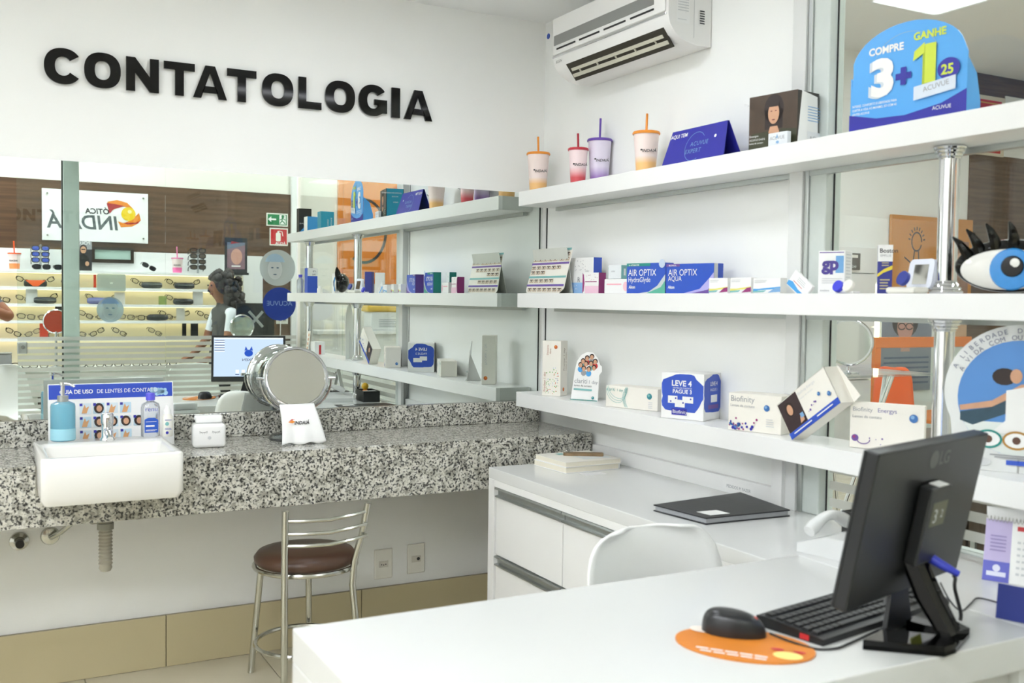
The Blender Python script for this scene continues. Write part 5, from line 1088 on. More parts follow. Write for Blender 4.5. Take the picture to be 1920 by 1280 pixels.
# safety signs
def plate(name, label, x0, y0, x1, y1, Y, mat):
    p, q = RF(x0, y0, Y), RF(x1, y1, Y); t = thing(name, label, 'sign', (q.x, Y, q.z)); w_, h_ = q.x-p.x, p.z-q.z
    MB().b2((-w_, -.003, 0), (0, .001, h_)).build('plate', PVC, t); f_ = Face(t, (0, .001, 0), (-1, 0, 0), (0, 0, 1), (0, 1, 0), 1); f_.poly('ground', rect(.01, .01, w_-.01, h_-.01), mat); return f_, w_, h_
f, w_, h_ = plate('exit_sign', 'green emergency exit sign with running figure on brown wood', 499, 399, 539, 425, SHOPY+.018, GREENP)
f.poly('arrow', [[(.55*w_, .46*h_), (.78*w_, .46*h_), (.78*w_, .3*h_), (.93*w_, .52*h_), (.78*w_, .74*h_), (.78*w_, .58*h_), (.55*w_, .58*h_)]], PAPER)
f.poly('door_shape', rect(.1*w_, .15*h_, .40*w_, .88*h_), PAPER); f.poly('runner', [circ(.24*w_, .76*h_, .07*w_, 10)]+band([(.26*w_, .66*h_), (.28*w_, .42*h_), (.38*w_, .2*h_)], .03*w_*1.5)+band([(.28*w_, .42*h_), (.18*w_, .32*h_), (.14*w_, .18*h_)], .045*w_)+band([(.12*w_, .5*h_), (.24*w_, .62*h_), (.38*w_, .5*h_)], .04*w_), GREENP)
f, w_, h_ = plate('extinguisher_sign', 'red fire extinguisher sign below the green exit sign', 505, 427, 539, 461, SHOPY+.018, REDP)
f.poly('extinguisher', [rrect(.40*w_, .24*h_, .66*w_, .74*h_, .01), rect(.48*w_, .74*h_, .58*w_, .84*h_)]+band([(.5*w_, .84*h_), (.32*w_, .80*h_), (.28*w_, .55*h_)], .006), PVC); f.text([('ÁGUA', .12*w_, .05*h_, .035)], PAPER, bold=.02)
p = RF(528, 597, SHOPY+.016)
t = thing('wall_outlet', 'white double outlet with plugged cables on the brown wood wall', 'outlet', (p.x, SHOPY+.0145, p.z)); MB().b2((-.055, 0, -.05), (.055, .008, .05), .003).build('plate', PVC, t); MB().b2((-.03, .008, -.02), (-.008, .03, .006), .002).build('plug', BLACKM, t); MB().b2((.008, .008, -.02), (.03, .03, .006), .002).build('plug', GREYP, t); MB().tube([(-.02, .025, -.02), (-.022, .03, -.12), (-.03, .02, -.3)], .004, 6).build('cable', PAPER, t)
# posters on the top shelf
def shop_at(px, z, Y): return Vector((RF(px, 500, Y).x, Y, z))
def card(name, label, cat, x0, x1, ytop, zb, Y, mat, th=.006):
    p, q = RF(x0, ytop, Y), RF(x1, ytop, Y); t = thing(name, label, cat, (q.x, Y, zb+.0005)); w_, h_ = q.x-p.x, max(.03, (p.z+q.z)/2-zb)
    MB().b2((-w_, -th, 0), (0, 0, h_)).build('panel', mat, t); return t, Face(t, (0, 0, 0), (-1, 0, 0), (0, 0, 1), (0, 1, 0), 1), w_, h_
t, f, w_, h_ = card('eyewear_poster', 'dark poster of a man in sunglasses on the top lit shelf', 'poster', 146, 172, 452, SZ[0], -1.42, M('poster_charcoal', (58, 58, 64), .4))
f.poly('sky_band', rect(0, h_*.72, w_, h_), GREYP); f.text([('POLO', w_*.1, h_*.88, .04)], PAPER); f.poly('hair', circ(w_*.62, h_*.76, .028, 14, .03), HAIRP); f.poly('face', circ(w_*.62, h_*.70, .022, 14, .03), SKIN); f.poly('sunglasses', rect(w_*.48, h_*.70, w_*.76, h_*.735), BLACKM); f.poly('jacket', [[(.005, 0), (w_-.005, 0), (w_*.9, h_*.5), (w_*.62, h_*.6), (w_*.25, h_*.45)]], BLACKM); f.poly('hand', circ(w_*.35, h_*.24, .016, 10, .02), SKIN)
t, f, w_, h_ = card('eyewear_poster', 'black framed pink and grey portrait poster above the woman', 'poster', 421, 463, 446, RF(440, 511, -1.33).z-.0, -1.33, M('poster_frame_black', (40, 42, 48), .4), .012)
MB().b2((-w_-.012, -.0165, -.02), (.012, .01, 0)).build('stand_bar', BLACKP, t)
f.poly('photo', rect(.02, .03, w_-.02, h_-.04), M('photo_mauve', (140, 110, 122), .4, var=.12, scale=10)); f.poly('photo_top', [[(.02, h_*.8), (w_-.02, h_*.66), (w_-.02, h_-.04), (.02, h_-.04)]], M('photo_steel', (104, 118, 140), .4)); f.poly('photo_red', [[(w_*.3, h_*.86), (w_*.75, h_*.82), (w_*.7, h_*.90)]], M('photo_red', (160, 60, 56), .4)); f.poly('face', circ(w_*.48, h_*.46, .05, 16, .07), M('photo_skin', (206, 156, 140), .5)); f.poly('caption', rect(w_*.3, .05, w_*.7, .062), PAPER)
# dark framed hatch window
p, q = RF(171, 463, SHOPY+.03), RF(250, 494, SHOPY+.03)
t = thing('framed_hatch', 'dark framed hatch with pale green pane above the top lit shelf', 'window', (q.x, SHOPY+.031, q.z)); w_, h_ = q.x-p.x, p.z-q.z
MB().ring(rect(-w_, 0, 0, h_), rect(-w_+.025, .03, -.025, h_-.02), 0, .02).build('frame', M('dark_brown_frame', (48, 40, 32), .4), t); MB().b2((-w_+.025, .002, .03), (-.025, .008, h_-.02)).build('pane', M('pale_green_pane', (176, 200, 190), .2), t)
# tumblers of the same kind on the display
def shop_cup(label, px, lid, fill):
    p = shop_at(px, SZ[0]+.0005, -1.42); t = thing('tumbler', label, 'cup', p, 0, 'tumblers with straws')
    MB().lathe([(0, 0), (.036, 0), (.046, .12), (0, .12)], 24).build('cup_body', M('frosted_pink_plastic'), t, True); MB().lathe([(0, .002), (.0372, .002), (.040, .045), (0, .045)], 24).build('ombre_foot', fill, t, True); MB().lathe([(0, .12), (.05, .12), (.05, .13), (0, .13)], 24).build('lid', lid, t, True); MB().tube([(0, 0, .12), (-.004, 0, .225)], .005, 8).build('straw', lid, t, True)
    f = Face(t, (.02, .0445, .06), (-1, 0, 0), (0, 0, 1), (0, 1, 0), 1); f.text([('INDAIÁ', 0, 0, .018)], DARK, bold=.03)
shop_cup('orange lidded tumbler on the lit shop shelf', 27, M('neon_orange_lid', (244, 92, 30), .4), M('neon_orange_fill', (246, 150, 90), .4)); shop_cup('hot pink tumbler on the lit shop shelf', 332, M('hot_pink_lid', (240, 130, 180), .4), M('hot_pink_fill', (244, 110, 170), .4))
# eyeglasses
def glasses(name, rim, lens, label, grp, flat=False):
    t = thing(name, label, 'sunglasses' if name == 'sunglasses' else 'eyeglasses', (0, 0, 0), 0, grp)
    mb = MB()
    for s_ in (-1, 1): mb.ring([(s_*.036+u, v) for u, v in sup(0, .022,   .031, .0225, 20, 2.8)], [(s_*.036+u, v) for u, v in sup(0, .022, .0245, .0165, 20, 2.8)], -.003, .003)
    mb.tube([(-.008, 0, .030), (0, .002, .034), (.008, 0, .030)], .0022, 6); mb.build('frame_front', rim, t)
    for s_ in (-1, 1):
        MB().prism([(s_*.036+u, v) for u, v in sup(0, .022, .026, .018, 20, 2.8)], -.0006, .0006).build('lens', lens, t)
        MB().tube([(s_*.066, 0, .034), (s_*.068, -.06, .034), (s_*.066, -.09, .034), (s_*.064, -.112, .018)], .0034, 6).build('temple', rim, t)
    return t
RIMB = M('black_acetate', (28, 26, 26), .25); RIMS = M('silver_wire', (110, 106, 100), .35, .5); RIMT = M('tortoise_acetate', (84, 56, 36), .25, var=.4, scale=80); LENSC = glass_mat('clear_lens', (.93, .93, .92), .04); LENSD = M('dark_lens', (34, 34, 40), .1)
ORD = ['first', 'second', 'third', 'fourth', 'fifth', 'sixth', 'seventh', 'eighth', 'ninth', 'tenth']
ROW = ['top', 'second', 'third', 'fourth', 'lowest']
GL = {0: [(78, 0, 'd'), (112, 0, 'd'), (277, .5, 'd')], 1: [(42, .9, 'b'), (90, -.9, 'b'), (120, .2, 's'), (258, .9, 'b'), (322, .8, 'b'), (364, -.8, 'b'), (434, .1, 's')], 2: [(2, .2, 'b'), (32, .3, 's'), (96, -.8, 'b'), (172, .8, 's'), (205, -.8, 's'), (322, .8, 'b')], 3: [(48, .1, 's'), (78, .0, 's'), (158, .6, 'b'), (186, -.5, 'b'), (236, .1, 's'), (264, .0, 'b'), (290, .7, 'b'), (318, -.8, 'b'), (372, .8, 'b')], 4: [(22, .5, 'b'), (52, -.4, 's'), (166, -.7, 'b'), (212, .7, 'b'), (288, .6, 's')]}
for k in range(2): GL[4].append((106+k*30, .3*k, 's'))
protos = {}
for rw, lst in GL.items():
    lst.sort(); last = -9
    for i, (px, tilt, kd) in enumerate(lst):
        tilt = max(-.46, min(.46, tilt)); k = .9 if abs(tilt) > .15 else 1
        p = shop_at(px, SZ[rw]+.0025+abs(math.sin(tilt))*.070*k, -1.44); p.x = max(p.x, last+.158); last = p.x
        lab = {'d': 'dark sunglasses', 'b': 'black rimmed eyeglasses', 's': 'thin wire eyeglasses'}[kd] + ' on the %s lit shelf, %s pair from the left' % (ROW[rw], ORD[i])
        if kd not in protos:
            t = glasses('sunglasses' if kd == 'd' else 'eyeglasses', {'d': RIMB, 'b': RIMB, 's': RIMS}[kd], LENSD if kd == 'd' else LENSC, lab, 'spectacles on the lit shelves'); protos[kd] = t
        else: t = dup(protos[kd], label=lab)
        t.location = p; t.rotation_euler = (0, tilt, 0); t.scale = (k, k, k)
# towers of stacked sunglasses
for px, lab, n_, lens in ((76, 'dark blue sunglasses stacked in the left tower, %s from the bottom', 3, M('blue_mirror_lens', (40, 70, 170), .1)), (371, 'brown sunglasses stacked in the right tower, %s from the bottom', 4, M('brown_lens', (64, 52, 40), .1))):
    base = None
    for k in range(n_):
        lb = lab % ORD[k]
        t = glasses('sunglasses', RIMB, lens, lb, 'stacked sunglasses') if base is None else dup(base, label=lb)
        base = base or t; p = shop_at(px, SZ[0]+.003+k*.048+(.055 if px < 100 else .03), -1.435); t.location = p; t.rotation_euler = (.25, 0, 0)
    tw_ = tag(MB().b2((-.009, -.012, 0), (.009, 0, .21), .001).build('eyewear_stand', GLASS if 0 else M('clear_acrylic', (220, 224, 226), .1, trans=.8)), 'clear acrylic stand behind the %s sunglasses tower' % ('blue' if px < 100 else 'brown'), 'stand'); tw_.location = shop_at(px, SZ[0]+.0005, -1.50)
# cases, cards and boxes between the glasses
def case(px, rw, mat, label, w_=.085):
    t = thing('glasses_case', label, 'glasses case', shop_at(px, SZ[rw]+.0005, -1.385), 0, 'cases on the lit shelves')
    MB().lathe([(0, -w_), (.018, -w_*.97), (.028, -w_*.75), (.030, 0), (.028, w_*.75), (.018, w_*.97), (0, w_)], 20, (0, 0, .028), Matrix.Rotation(math.pi/2, 3, 'Y'), .93, .9).build('shell', mat, t, True); MB().tube([(-w_*.9, .0265, .03), (0, .0285, .03), (w_*.9, .0265, .03)], .0012, 5).build('seam', STEEL, t)
BC = M('black_case', (32, 34, 34), .3, var=.2, scale=50)
for px, rw, lb in ((284, 1, 'dark green grey glasses case on the second lit shelf'), (345, 1, 'shiny black glasses case with silver lettering on the second lit shelf'), (84, 2, 'black ribbed glasses case on the third lit shelf at left'), (343, 2, 'black glasses case on the third lit shelf near the woman'), (295, 3, 'rounded black glasses case on the fourth lit shelf')):
    case(px, rw, M('olive_case', (70, 74, 66), .4) if px == 284 else BC, lb)
t = thing('glasses_case', 'orange and black folding glasses case on the second lit shelf', 'glasses case', shop_at(66, SZ[1]+.0005, -1.385)); MB().b2((-.085, -.03, 0), (.085, .03, .05), .014, 3).build('shell', BLACKM, t, True); MB().prism([(-.075, .052), (.075, .052), (.02, .004), (-.02, .004)], .0302, .032).build('flap', M('bright_orange', (240, 96, 32), .5), t)
case(183, 2, M('violet_case', (110, 116, 170), .5), 'lilac glasses case behind the round door sticker')
for x0, x1, yt, rw, mat, lb in ((48, 70, 540, 2, PAPER, 'white price card on the third lit shelf at left'), (214, 234, 548, 2, CREAM, 'white price card beside the round door sticker'), (297, 312, 555, 2, M('green_yellow_pack', (170, 190, 110), .5, var=.3, scale=40), 'green and yellow pack on the third lit shelf'), (361, 380, 546, 2, PAPER, 'white price card next to the woman'), (330, 346, 577, 3, CREAM, 'white leaning card on the fourth lit shelf'), (103, 118, 572, 3, BLACKM, 'black upright card on the fourth lit shelf by the post'), (74, 90, 604, 4, M('bright_red_orange', (230, 70, 40), .5), 'red orange brochure on the lowest lit shelf'), (175, 180, 515, 1, M('bright_red_orange'), 'red orange brochure behind the green sticker'), (341, 349, 604, 4, BLACKM, 'left black lean card on the lowest lit shelf'), (357, 371, 604, 4, BLACKM, 'right black lean card on the lowest lit shelf')):
    card('shelf_card', lb, 'card', x0, x1, yt, SZ[rw], -1.43, mat, .004)
# round table mirror, its red reflection painted into the disc colour
p = shop_at(104, 0, -1.05); zc = RF(104, 602, -1.05).z
t = thing('table_mirror', 'round chrome table mirror with red back at the shop counter', 'mirror', (p.x, -1.05, .7835)); hz = zc-.785; QY = Matrix.Rotation(math.pi/2, 3, 'X')
MB().lathe([(0, 0), (.07, 0), (.07, .008), (.012, .02), (.010, hz-.08), (0, hz-.08)], 24).build('stand', CHROME, t, True); MB().lathe([(.088, -.008), (.096, 0), (.088, .008), (.084, 0), (.088, -.008)], 36, (0, 0, hz), QY, cap=False).build('rim', CHROME, t, True); MB().lathe([(0, -.004), (.086, -.004), (.086, .004), (0, .004)], 36, (0, 0, hz), QY).build('disc', M('painted_red_reflection', (170, 52, 34), .15, var=.15, scale=14), t, True)
# shop counter with lying glasses
ct = thing('shop_counter', 'white shop counter with glass top behind the frosted stripes', 'counter', (0, 0, 0))
MB().b2((-.6, -1.22, .755), (1.60, -.90, .783), .002).build('top', LAM, ct); MB().b2((-.55, -1.20, .56), (1.57, -.94, .7545), .002).build('drawer_box', LAM, ct); MB().b2((-.5, -1.16, .08), (1.52, -1.0, .5595)).build('recess', M('dark_brown_recess', (60, 46, 36), .6), ct)
for x in (-.5, .4, 1.0, 1.47): MB().b2((x-.08, -1.18, 0), (x+.08, -.95, .5598), .002).build('pedestal', LAM, ct)
for i in range(8):
    px = (38, 72, 143, 177, 211, 245, 279, 313)[i]; kd = 'bsbsbsbbs'[i]
    t = dup(protos[kd], label=('black rimmed' if kd == 'b' else 'thin wire') + ' eyeglasses lying on the shop counter, %s from the left' % ORD[i]); t['group'] = 'spectacles on the shop counter'; t.location = Vector((RF(px, 680, -1.0).x, -.95, .7845)); t.rotation_euler = (0, 0, 0); t.scale = (1, 1, 1)
p = RF(5, 640, -1.0); t = thing('storage_tin', 'grey metal tin on the counter at the left edge of the mirror', 'tin', (p.x, -1.0, .784)); MB().b2((-.06, -.05, 0), (.06, .05, .11), .006).build('box', M('grey_tin', (170, 172, 174), .35, .5), t); MB().b2((-.062, -.052, .1105), (.062, .052, .122), .004).build('lid', ALU, t)
# display monitor back and standing mirror near the woman
p = RF(478, 598, -.62); z0 = RF(478, 632, -.62).z
tb = thing('side_desk', 'white side desk behind the glass near the brown wall', 'desk', (0, 0, 0)); MB().b2((1.88, -.72, .70), (2.62, -.38, .735), .002).build('top', LAM, tb)
for x in (1.92, 2.58): MB().b2((x-.025, -.70, 0), (x+.025, -.40, .6995)).build('side_panel', LAM, tb)
t = thing('shop_monitor', 'black monitor back with silver cross mount behind the partition glass', 'monitor', (p.x, -.61, .7355)); w_ = .15; zz = p.z-.7355
MB().b2((-.155, -.02, zz-.14), (.155, .0, zz+.13), .004).build('back_cover', BLACKP, t); mb = MB()
mb.box((0, .006, zz), (.17, .008, .022), .002, Matrix.Rotation(math.radians(48), 3, 'Y')); mb.box((0, .0062, zz), (.17, .008, .022), .002, Matrix.Rotation(math.radians(-48), 3, 'Y')); mb.build('cross_mount', ALU, t); MB().tube([(0, -.01, 0), (0, -.01, zz-.1)], .016, 10).build('stem', BLACKP, t, True); MB().b2((-.10, -.08, 0), (.10, .06, .012), .004).build('foot', BLACKP, t)
p = RF(453, 612, -.46); t = thing('table_mirror', 'round chrome table mirror before the black shop monitor', 'mirror', (p.x, -.46, .7355)); hz = p.z-.7355
MB().lathe([(0, 0), (.06, 0), (.06, .008), (.012, .02), (.008, hz-.08), (0, hz-.08)], 24).build('stand', CHROME, t, True); MB().lathe([(.088, -.008), (.098, 0), (.088, .008), (.084, 0), (.088, -.008)], 36, (0, 0, hz), QY, cap=False).build('rim', CHROME, t, True); MB().lathe([(0, -.004), (.086, -.004), (.086, .004), (0, .004)], 36, (0, 0, hz), QY).build('disc', LOOK, t, True)
# ------------------------------------------------------------------ people
def figure(name, label, joints, edges, root, regions, mats, loc, rz):
    me = bpy.data.meshes.new('sk'); ks = list(joints); me.from_pydata([joints[k][0] for k in ks], [(ks.index(a), ks.index(b)) for a, b in edges], [])
    ob = bpy.data.objects.new('sk', me); COL.objects.link(ob); ob.modifiers.new('s', 'SKIN'); sb = ob.modifiers.new('d', 'SUBSURF'); sb.levels = 2
    for i, k in enumerate(ks):
        r = joints[k][1]; v = me.skin_vertices[0].data[i]; v.radius = r if isinstance(r, tuple) else (r, r); v.use_root = (k == root)
    dg = bpy.context.evaluated_depsgraph_get(); m2 = bpy.data.meshes.new_from_object(ob.evaluated_get(dg)); bpy.data.objects.remove(ob); bpy.data.meshes.remove(me)
    m2.materials.clear()
    for mt in mats: m2.materials.append(mt)
    for p_ in m2.polygons: p_.material_index = regions(p_.center); p_.use_smooth = True
    t = thing(name, label, 'person', loc, rz); o = bpy.data.objects.new('body', m2); COL.objects.link(o); o.parent = t; return t
SK = M('brown_skin', (150, 98, 68), .5, var=.05); SHW = M('white_cotton', (232, 234, 238), .8); VEST = M('charcoal_vest', (72, 72, 70), .8, var=.05); TRS = M('black_trousers', (30, 30, 32), .8)
# woman: local +y is her front
J = {'pel': ((0, 0, .84), (.15, .105)), 'bel': ((0, .005, .98), (.125, .09)), 'che': ((0, .0, 1.15), (.14, .10)), 'neckb': ((0, -.01, 1.285), (.06, .055)), 'neck': ((0, .01, 1.33), .045), 'chin': ((0, .045, 1.375), (.055, .06)), 'head': ((0, .04, 1.445), (.07, .088)), 'top': ((0, .03, 1.50), (.055, .07)),
     'nose': ((0, .13, 1.412), .012), 'shl': ((-.155, -.01, 1.235), .052), 'ell': ((-.19, .06, .99), .038), 'wrl': ((-.17, .21, .85), .026), 'hal': ((-.165, .26, .832), .026), 'shr': ((.155, -.01, 1.235), .052), 'elr': ((.19, .05, .99), .038), 'wrr': ((.18, .20, .85), .026), 'har': ((.17, .25, .832), .026),
     'hil': ((-.085, 0, .78), .09), 'knl': ((-.09, .02, .45), .058), 'anl': ((-.09, -.01, .08), .038), 'tol': ((-.09, .12, .04), .034), 'hir': ((.085, 0, .78), .09), 'knr': ((.09, .02, .45), .058), 'anr': ((.09, -.01, .08), .038), 'tor': ((.09, .12, .04), .034)}
for s_, n_ in ((-1, 'l'), (1, 'r')):
    for k, (dx, ln) in enumerate(((-.022, .055), (-.008, .065), (.008, .062), (.02, .05))): J['f%s%d' % (n_, k)] = ((J['ha'+n_][0][0]+dx, .25+ln*.9, .822-ln*.25), .0085)
    J['t'+n_] = ((J['ha'+n_][0][0]-s_*.035, .265, .812), .010)
EDG = [('pel', 'bel'), ('bel', 'che'), ('che', 'neckb'), ('neckb', 'neck'), ('neck', 'chin'), ('chin', 'head'), ('head', 'top'), ('head', 'nose')] + [(a_+n_, b_+n_) for n_ in 'lr' for a_, b_ in (('sh', 'el'), ('el', 'wr'), ('wr', 'ha'), ('hi', 'kn'), ('kn', 'an'), ('an', 'to'))] + [('che', 'shl'), ('che', 'shr'), ('pel', 'hil'), ('pel', 'hir')] + [('ha'+n_, 'f%s%d' % (n_, k)) for n_ in 'lr' for k in range(4)] + [('ha'+n_, 't'+n_) for n_ in 'lr']
def reg(c):
    if c.z > 1.30: return 0
    if abs(c.x) > .135 and c.z > 1.07: return 1
    if (abs(c.x) > .125 and c.z < 1.08 and c.z > .7 and (c.y > .03 or abs(c.x) > .16)) or (c.y > .17 and c.z > .6): return 0
    return 2 if c.z > .80 else 3
p = RF(418, 560, -.92)
wm = figure('person', 'woman with long curly dark hair in charcoal vest and white sleeves', J, EDG, 'pel', reg, [SK, SHW, VEST, TRS], (p.x, -.92, 0), math.radians(78))
hm = MB()
for i in range(150):
    u, v = random.random(), random.random(); th = u*2*math.pi; zz = 1.20+.36*v
    rr = .105*math.sin(min(1, (1.575-zz)/.10)*math.pi/2)+.012; y_ = -.005+rr*math.sin(th)*1.05; x_ = rr*math.cos(th)
    if y_ > .055 and zz < 1.50: continue
    if zz < 1.33 and y_ > .0: continue
    hm.sphere((x_*(1.15 if zz < 1.42 else 1), y_-(.03 if zz < 1.38 else 0), zz), .028+.012*random.random(), 1)
hm.sphere((0, .0, 1.46), .105, 3, (.95, 1.0, 1.0)); hm.sphere((0, -.05, 1.33), .10, 3, (1.05, .8, 1.2))
hair = hm.build('hair', M('dark_curly_hair', (34, 26, 24), .5, var=.3, scale=90, bump=.8), wm, True, ang=180)
for s_ in (-1, 1):
    MB().sphere((s_*.032, .118, 1.445), .011, 2, (1, .6, .7)).build('eye', DARK, wm, True); MB().sphere((s_*.078, .035, 1.435), .02, 2, (.4, .7, 1.2)).build('ear', SK, wm, True)
MB().sphere((0, .105, 1.375), .018, 2, (1.2, .5, .4)).build('mouth', M('lip_colour', (140, 70, 64), .5), wm, True); MB().b2((.02, -.075, 1.535), (.045, -.055, 1.55), .004).build('hair_clip', PAPER, wm)
# photographer: standing at the open door, right elbow out (only the elbow shows in the mirror)
J2 = {'pel': ((0, 0, .92), (.15, .11)), 'bel': ((0, 0, 1.06), (.13, .095)), 'che': ((0, 0, 1.24), (.15, .105)), 'neckb': ((0, .01, 1.40), .06), 'neck': ((0, .03, 1.44), .05), 'chin': ((0, .06, 1.49), (.058, .06)), 'head': ((0, .05, 1.57), (.075, .09)), 'top': ((0, .04, 1.63), (.055, .07)),
      'shl': ((-.16, 0, 1.36), .055), 'ell': ((-.25, .07, 1.14), .042), 'wrl': ((-.10, .20, 1.28), .03), 'hal': ((-.055, .215, 1.325), .03), 'shr': ((.16, 0, 1.36), .055), 'elr': ((.325, .10, 1.185), .043), 'wrr': ((.14, .20, 1.28), .03), 'har': ((.07, .215, 1.33), .03),
      'hil': ((-.085, 0, .86), .09), 'knl': ((-.09, .02, .50), .06), 'anl': ((-.10, -.01, .08), .04), 'tol': ((-.11, .13, .04), .036), 'hir': ((.085, 0, .86), .09), 'knr': ((.09, .02, .50), .06), 'anr': ((.10, -.01, .08), .04), 'tor': ((.11, .13, .04), .036)}
E2 = [e_ for e_ in EDG if all(k in J2 for k in e_)]
for s_, n_ in ((-1, 'l'), (1, 'r')):
    for k in range(4): J2['f%s%d' % (n_, k)] = ((J2['ha'+n_][0][0]-s_*.03, .20+.018*k, 1.36-.012*k), .009); E2.append(('ha'+n_, 'f%s%d' % (n_, k)))
    J2['t'+n_] = ((J2['ha'+n_][0][0]-s_*.03, .19, 1.30), .011); E2.append(('ha'+n_, 't'+n_))
def reg2(c):
    if c.z > 1.43: return 0
    if (abs(c.x) > .20 and c.z < 1.30) or (c.y > .12 and c.z > 1.1): return 0
    return 1 if c.z > .92 else 2
ph = figure('person', 'standing photographer whose bare brown elbow shows at the left mirror edge', J2, E2, 'pel', reg2, [M('brown_skin'), M('grey_shirt', (96, 98, 104), .8), TRS], (-.05, -.30, 0), 0)
MB().sphere((0, .03, 1.60), .098, 3, (.95, 1.08, 1)).build('hair', M('dark_curly_hair'), ph, True)
for s_ in (-1, 1): MB().sphere((s_*.03, .137, 1.575), .011, 2, (1, .6, .7)).build('eye', DARK, ph, True); MB().sphere((s_*.088, .05, 1.565), .02, 2, (.4, .7, 1.2)).build('ear', SK, ph, True)
MB().sphere((0, .125, 1.505), .018, 2, (1.2, .5, .4)).build('mouth', M('lip_colour'), ph, True)
# ------------------------------------------------------------------ hall beyond the window (right)
FY = FARY-.012
def fp(x, y, Y=None): return onY(x, y, Y or FY)
struct(MB().b2((fp(1822, 200).x, FARY-.012, .1), (10.5, FARY, HALL)).build('wall_wood_panel', WOOD))
def hall_plate(name, label, cat, x0, y0, x1, y1, mat, Y=None, th=.01):
    Y = Y or FY; p, q = fp(x0, y0, Y), fp(x1, y1, Y); t = thing(name, label, cat, (p.x, Y-.001, q.z)); w_, h_ = q.x-p.x, p.z-q.z
    MB().b2((0, -th, 0), (w_, 0, h_), .001).build('panel', mat, t); return t, Face(t, (0, -th, 0), (1, 0, 0), (0, 0, 1), (0, -1, 0), 1), w_, h_
# white cladding boards with shadow gaps on the far wall
cl = thing('wall_cladding', 'white horizontal cladding boards on the far hall wall', 'cladding', (0, FARY-.001, 0))
xr = fp(1640, 500).x; zs = [fp(1600, y).z for y in (462, 512, 613, 663, 712, 760)]
for a_, b_ in zip(zs, zs[1:]): MB().b2((5.0, -.03, b_+.006), (xr, 0, a_-.006), .002).build('board', LAM, cl)
s_ = thing('light_strip', 'warm vertical light strip at the edge of the white cladding', 'light', (xr+.03, FARY-.001, .6)); MB().b2((0, -.02, 0), (.045, 0, .95)).build('tube', light_mat('warm_tube', (255, 244, 200), 4), s_); MB().b2((-.008, -.024, -.012), (.053, 0, -.001)).build('end_cap', ALU, s_)
t, f, w_, h_ = hall_plate('stick_figure_board', 'orange board with black stick figures holding hands', 'board', 1668, 402, 1815, 556, M('ochre_board', (206, 140, 58), .5, var=.05, scale=4), th=.03)
def stick(u, v, s, hair):
    o = band(circ(u, v+.62*s, .10*s, 20, .13*s), .022*s)
    o += band([(u-.04*s, v+.49*s), (u-.07*s, v+.28*s), (u-.10*s, v+.0*s)], .022*s)+band([(u+.04*s, v+.49*s), (u+.06*s, v+.28*s), (u+.10*s, v)], .022*s)+band([(u-.07*s, v+.30*s), (u-.24*s, v+.40*s)], .02*s)+band([(u+.06*s, v+.32*s), (u+.30*s, v+.32*s)], .02*s)
    for k in range(9):
        th = math.radians(10+k*20); o += band([(u+.13*s*math.cos(th), v+.62*s+.16*s*math.sin(th)), (u+(.17 if hair else .22)*s*math.cos(th), v+.62*s+(.21 if hair else .24)*s*math.sin(th)-(.0 if hair else .03*s*abs(math.cos(th))))], .02*s)
    return o
o = f.poly('stick_drawing', stick(w_*.30, h_*.12, h_*.9, True)+stick(w_*.70, h_*.12, h_*.9, False), BLACKM); o['kind'] = 'stuff'
t, f, w_, h_ = hall_plate('wall_plaque', 'small dark plaque with white lettering on the white cladding', 'plaque', 1589, 474, 1611, 506, M('plaque_brown', (78, 70, 58), .4), FY-.03); f.poly('logo', rect(w_*.2, h_*.72, w_*.8, h_*.9), CREAM); f.text([('XD40', w_*.2, h_*.12, h_*.2)], PAPER)
t, f, w_, h_ = hall_plate('portrait_poster', 'grey poster of a person wearing black glasses behind the orange frame', 'poster', 1652, 598, 1742, 730, M('poster_blue_grey', (132, 138, 152), .5))
f.poly('hair', circ(w_*.46, h_*.96, w_*.26, 20, h_*.22), HAIRP); f.poly('face', circ(w_*.46, h_*.88, w_*.16, 20, h_*.18), M('photo_skin')); f.poly('neck', rect(w_*.38, h_*.55, w_*.56, h_*.74), M('photo_skin')); f.poly('spectacles', band(circ(w_*.39, h_*.90, w_*.07, 14, h_*.045), .012)+band(circ(w_*.54, h_*.90, w_*.07, 14, h_*.045), .012), BLACKM); f.poly('blind_lines', [rect(w_*.05, h_*(.1+.07*i), w_*.95, h_*(.125+.07*i)) for i in range(6)], M('line_navy', (70, 84, 120), .5))
t, f, w_, h_ = hall_plate('portrait_poster', 'small warm portrait poster behind the chrome post', 'poster', 1785, 452, 1812, 556, M('poster_tan', (150, 110, 86), .5, var=.2, scale=8), FY-.035); f.poly('face', circ(w_*.5, h_*.6, w_*.3, 16, h_*.2), SKIN)
t, f, w_, h_ = hall_plate('portrait_poster', 'pale face poster half hidden by the round display', 'poster', 1783, 600, 1810, 640, M('poster_sand', (214, 176, 140), .5, var=.15, scale=8), FY-.035)
t, f, w_, h_ = hall_plate('framed_sign', 'red and gold framed sign high on the brown wall', 'sign', 1828, 176, 1880, 295, M('sign_cream', (226, 216, 196), .5)); f.poly('red_ground', rect(w_*.06, h_*.05, w_*.88, h_*.93), REDP); f.poly('gold_line', band([(w_*.12, h_*.1), (w_*.82, h_*.1), (w_*.82, h_*.88), (w_*.12, h_*.88), (w_*.12, h_*.1)], w_*.025), M('gold_print', (214, 178, 90), .4)); f.poly('emblem', [circ(w_*.5, h_*.62, w_*.2, 14, h_*.08)], M('gold_print'))
t, f, w_, h_ = hall_plate('wall_notice', 'crumpled white notice right of the red framed sign', 'notice', 1884, 180, 1935, 300, PAPER); f.poly('grey_print', lines(w_*.15, w_*.8, h_*.8, 6, h_*.1, h_*.03), LGREY)
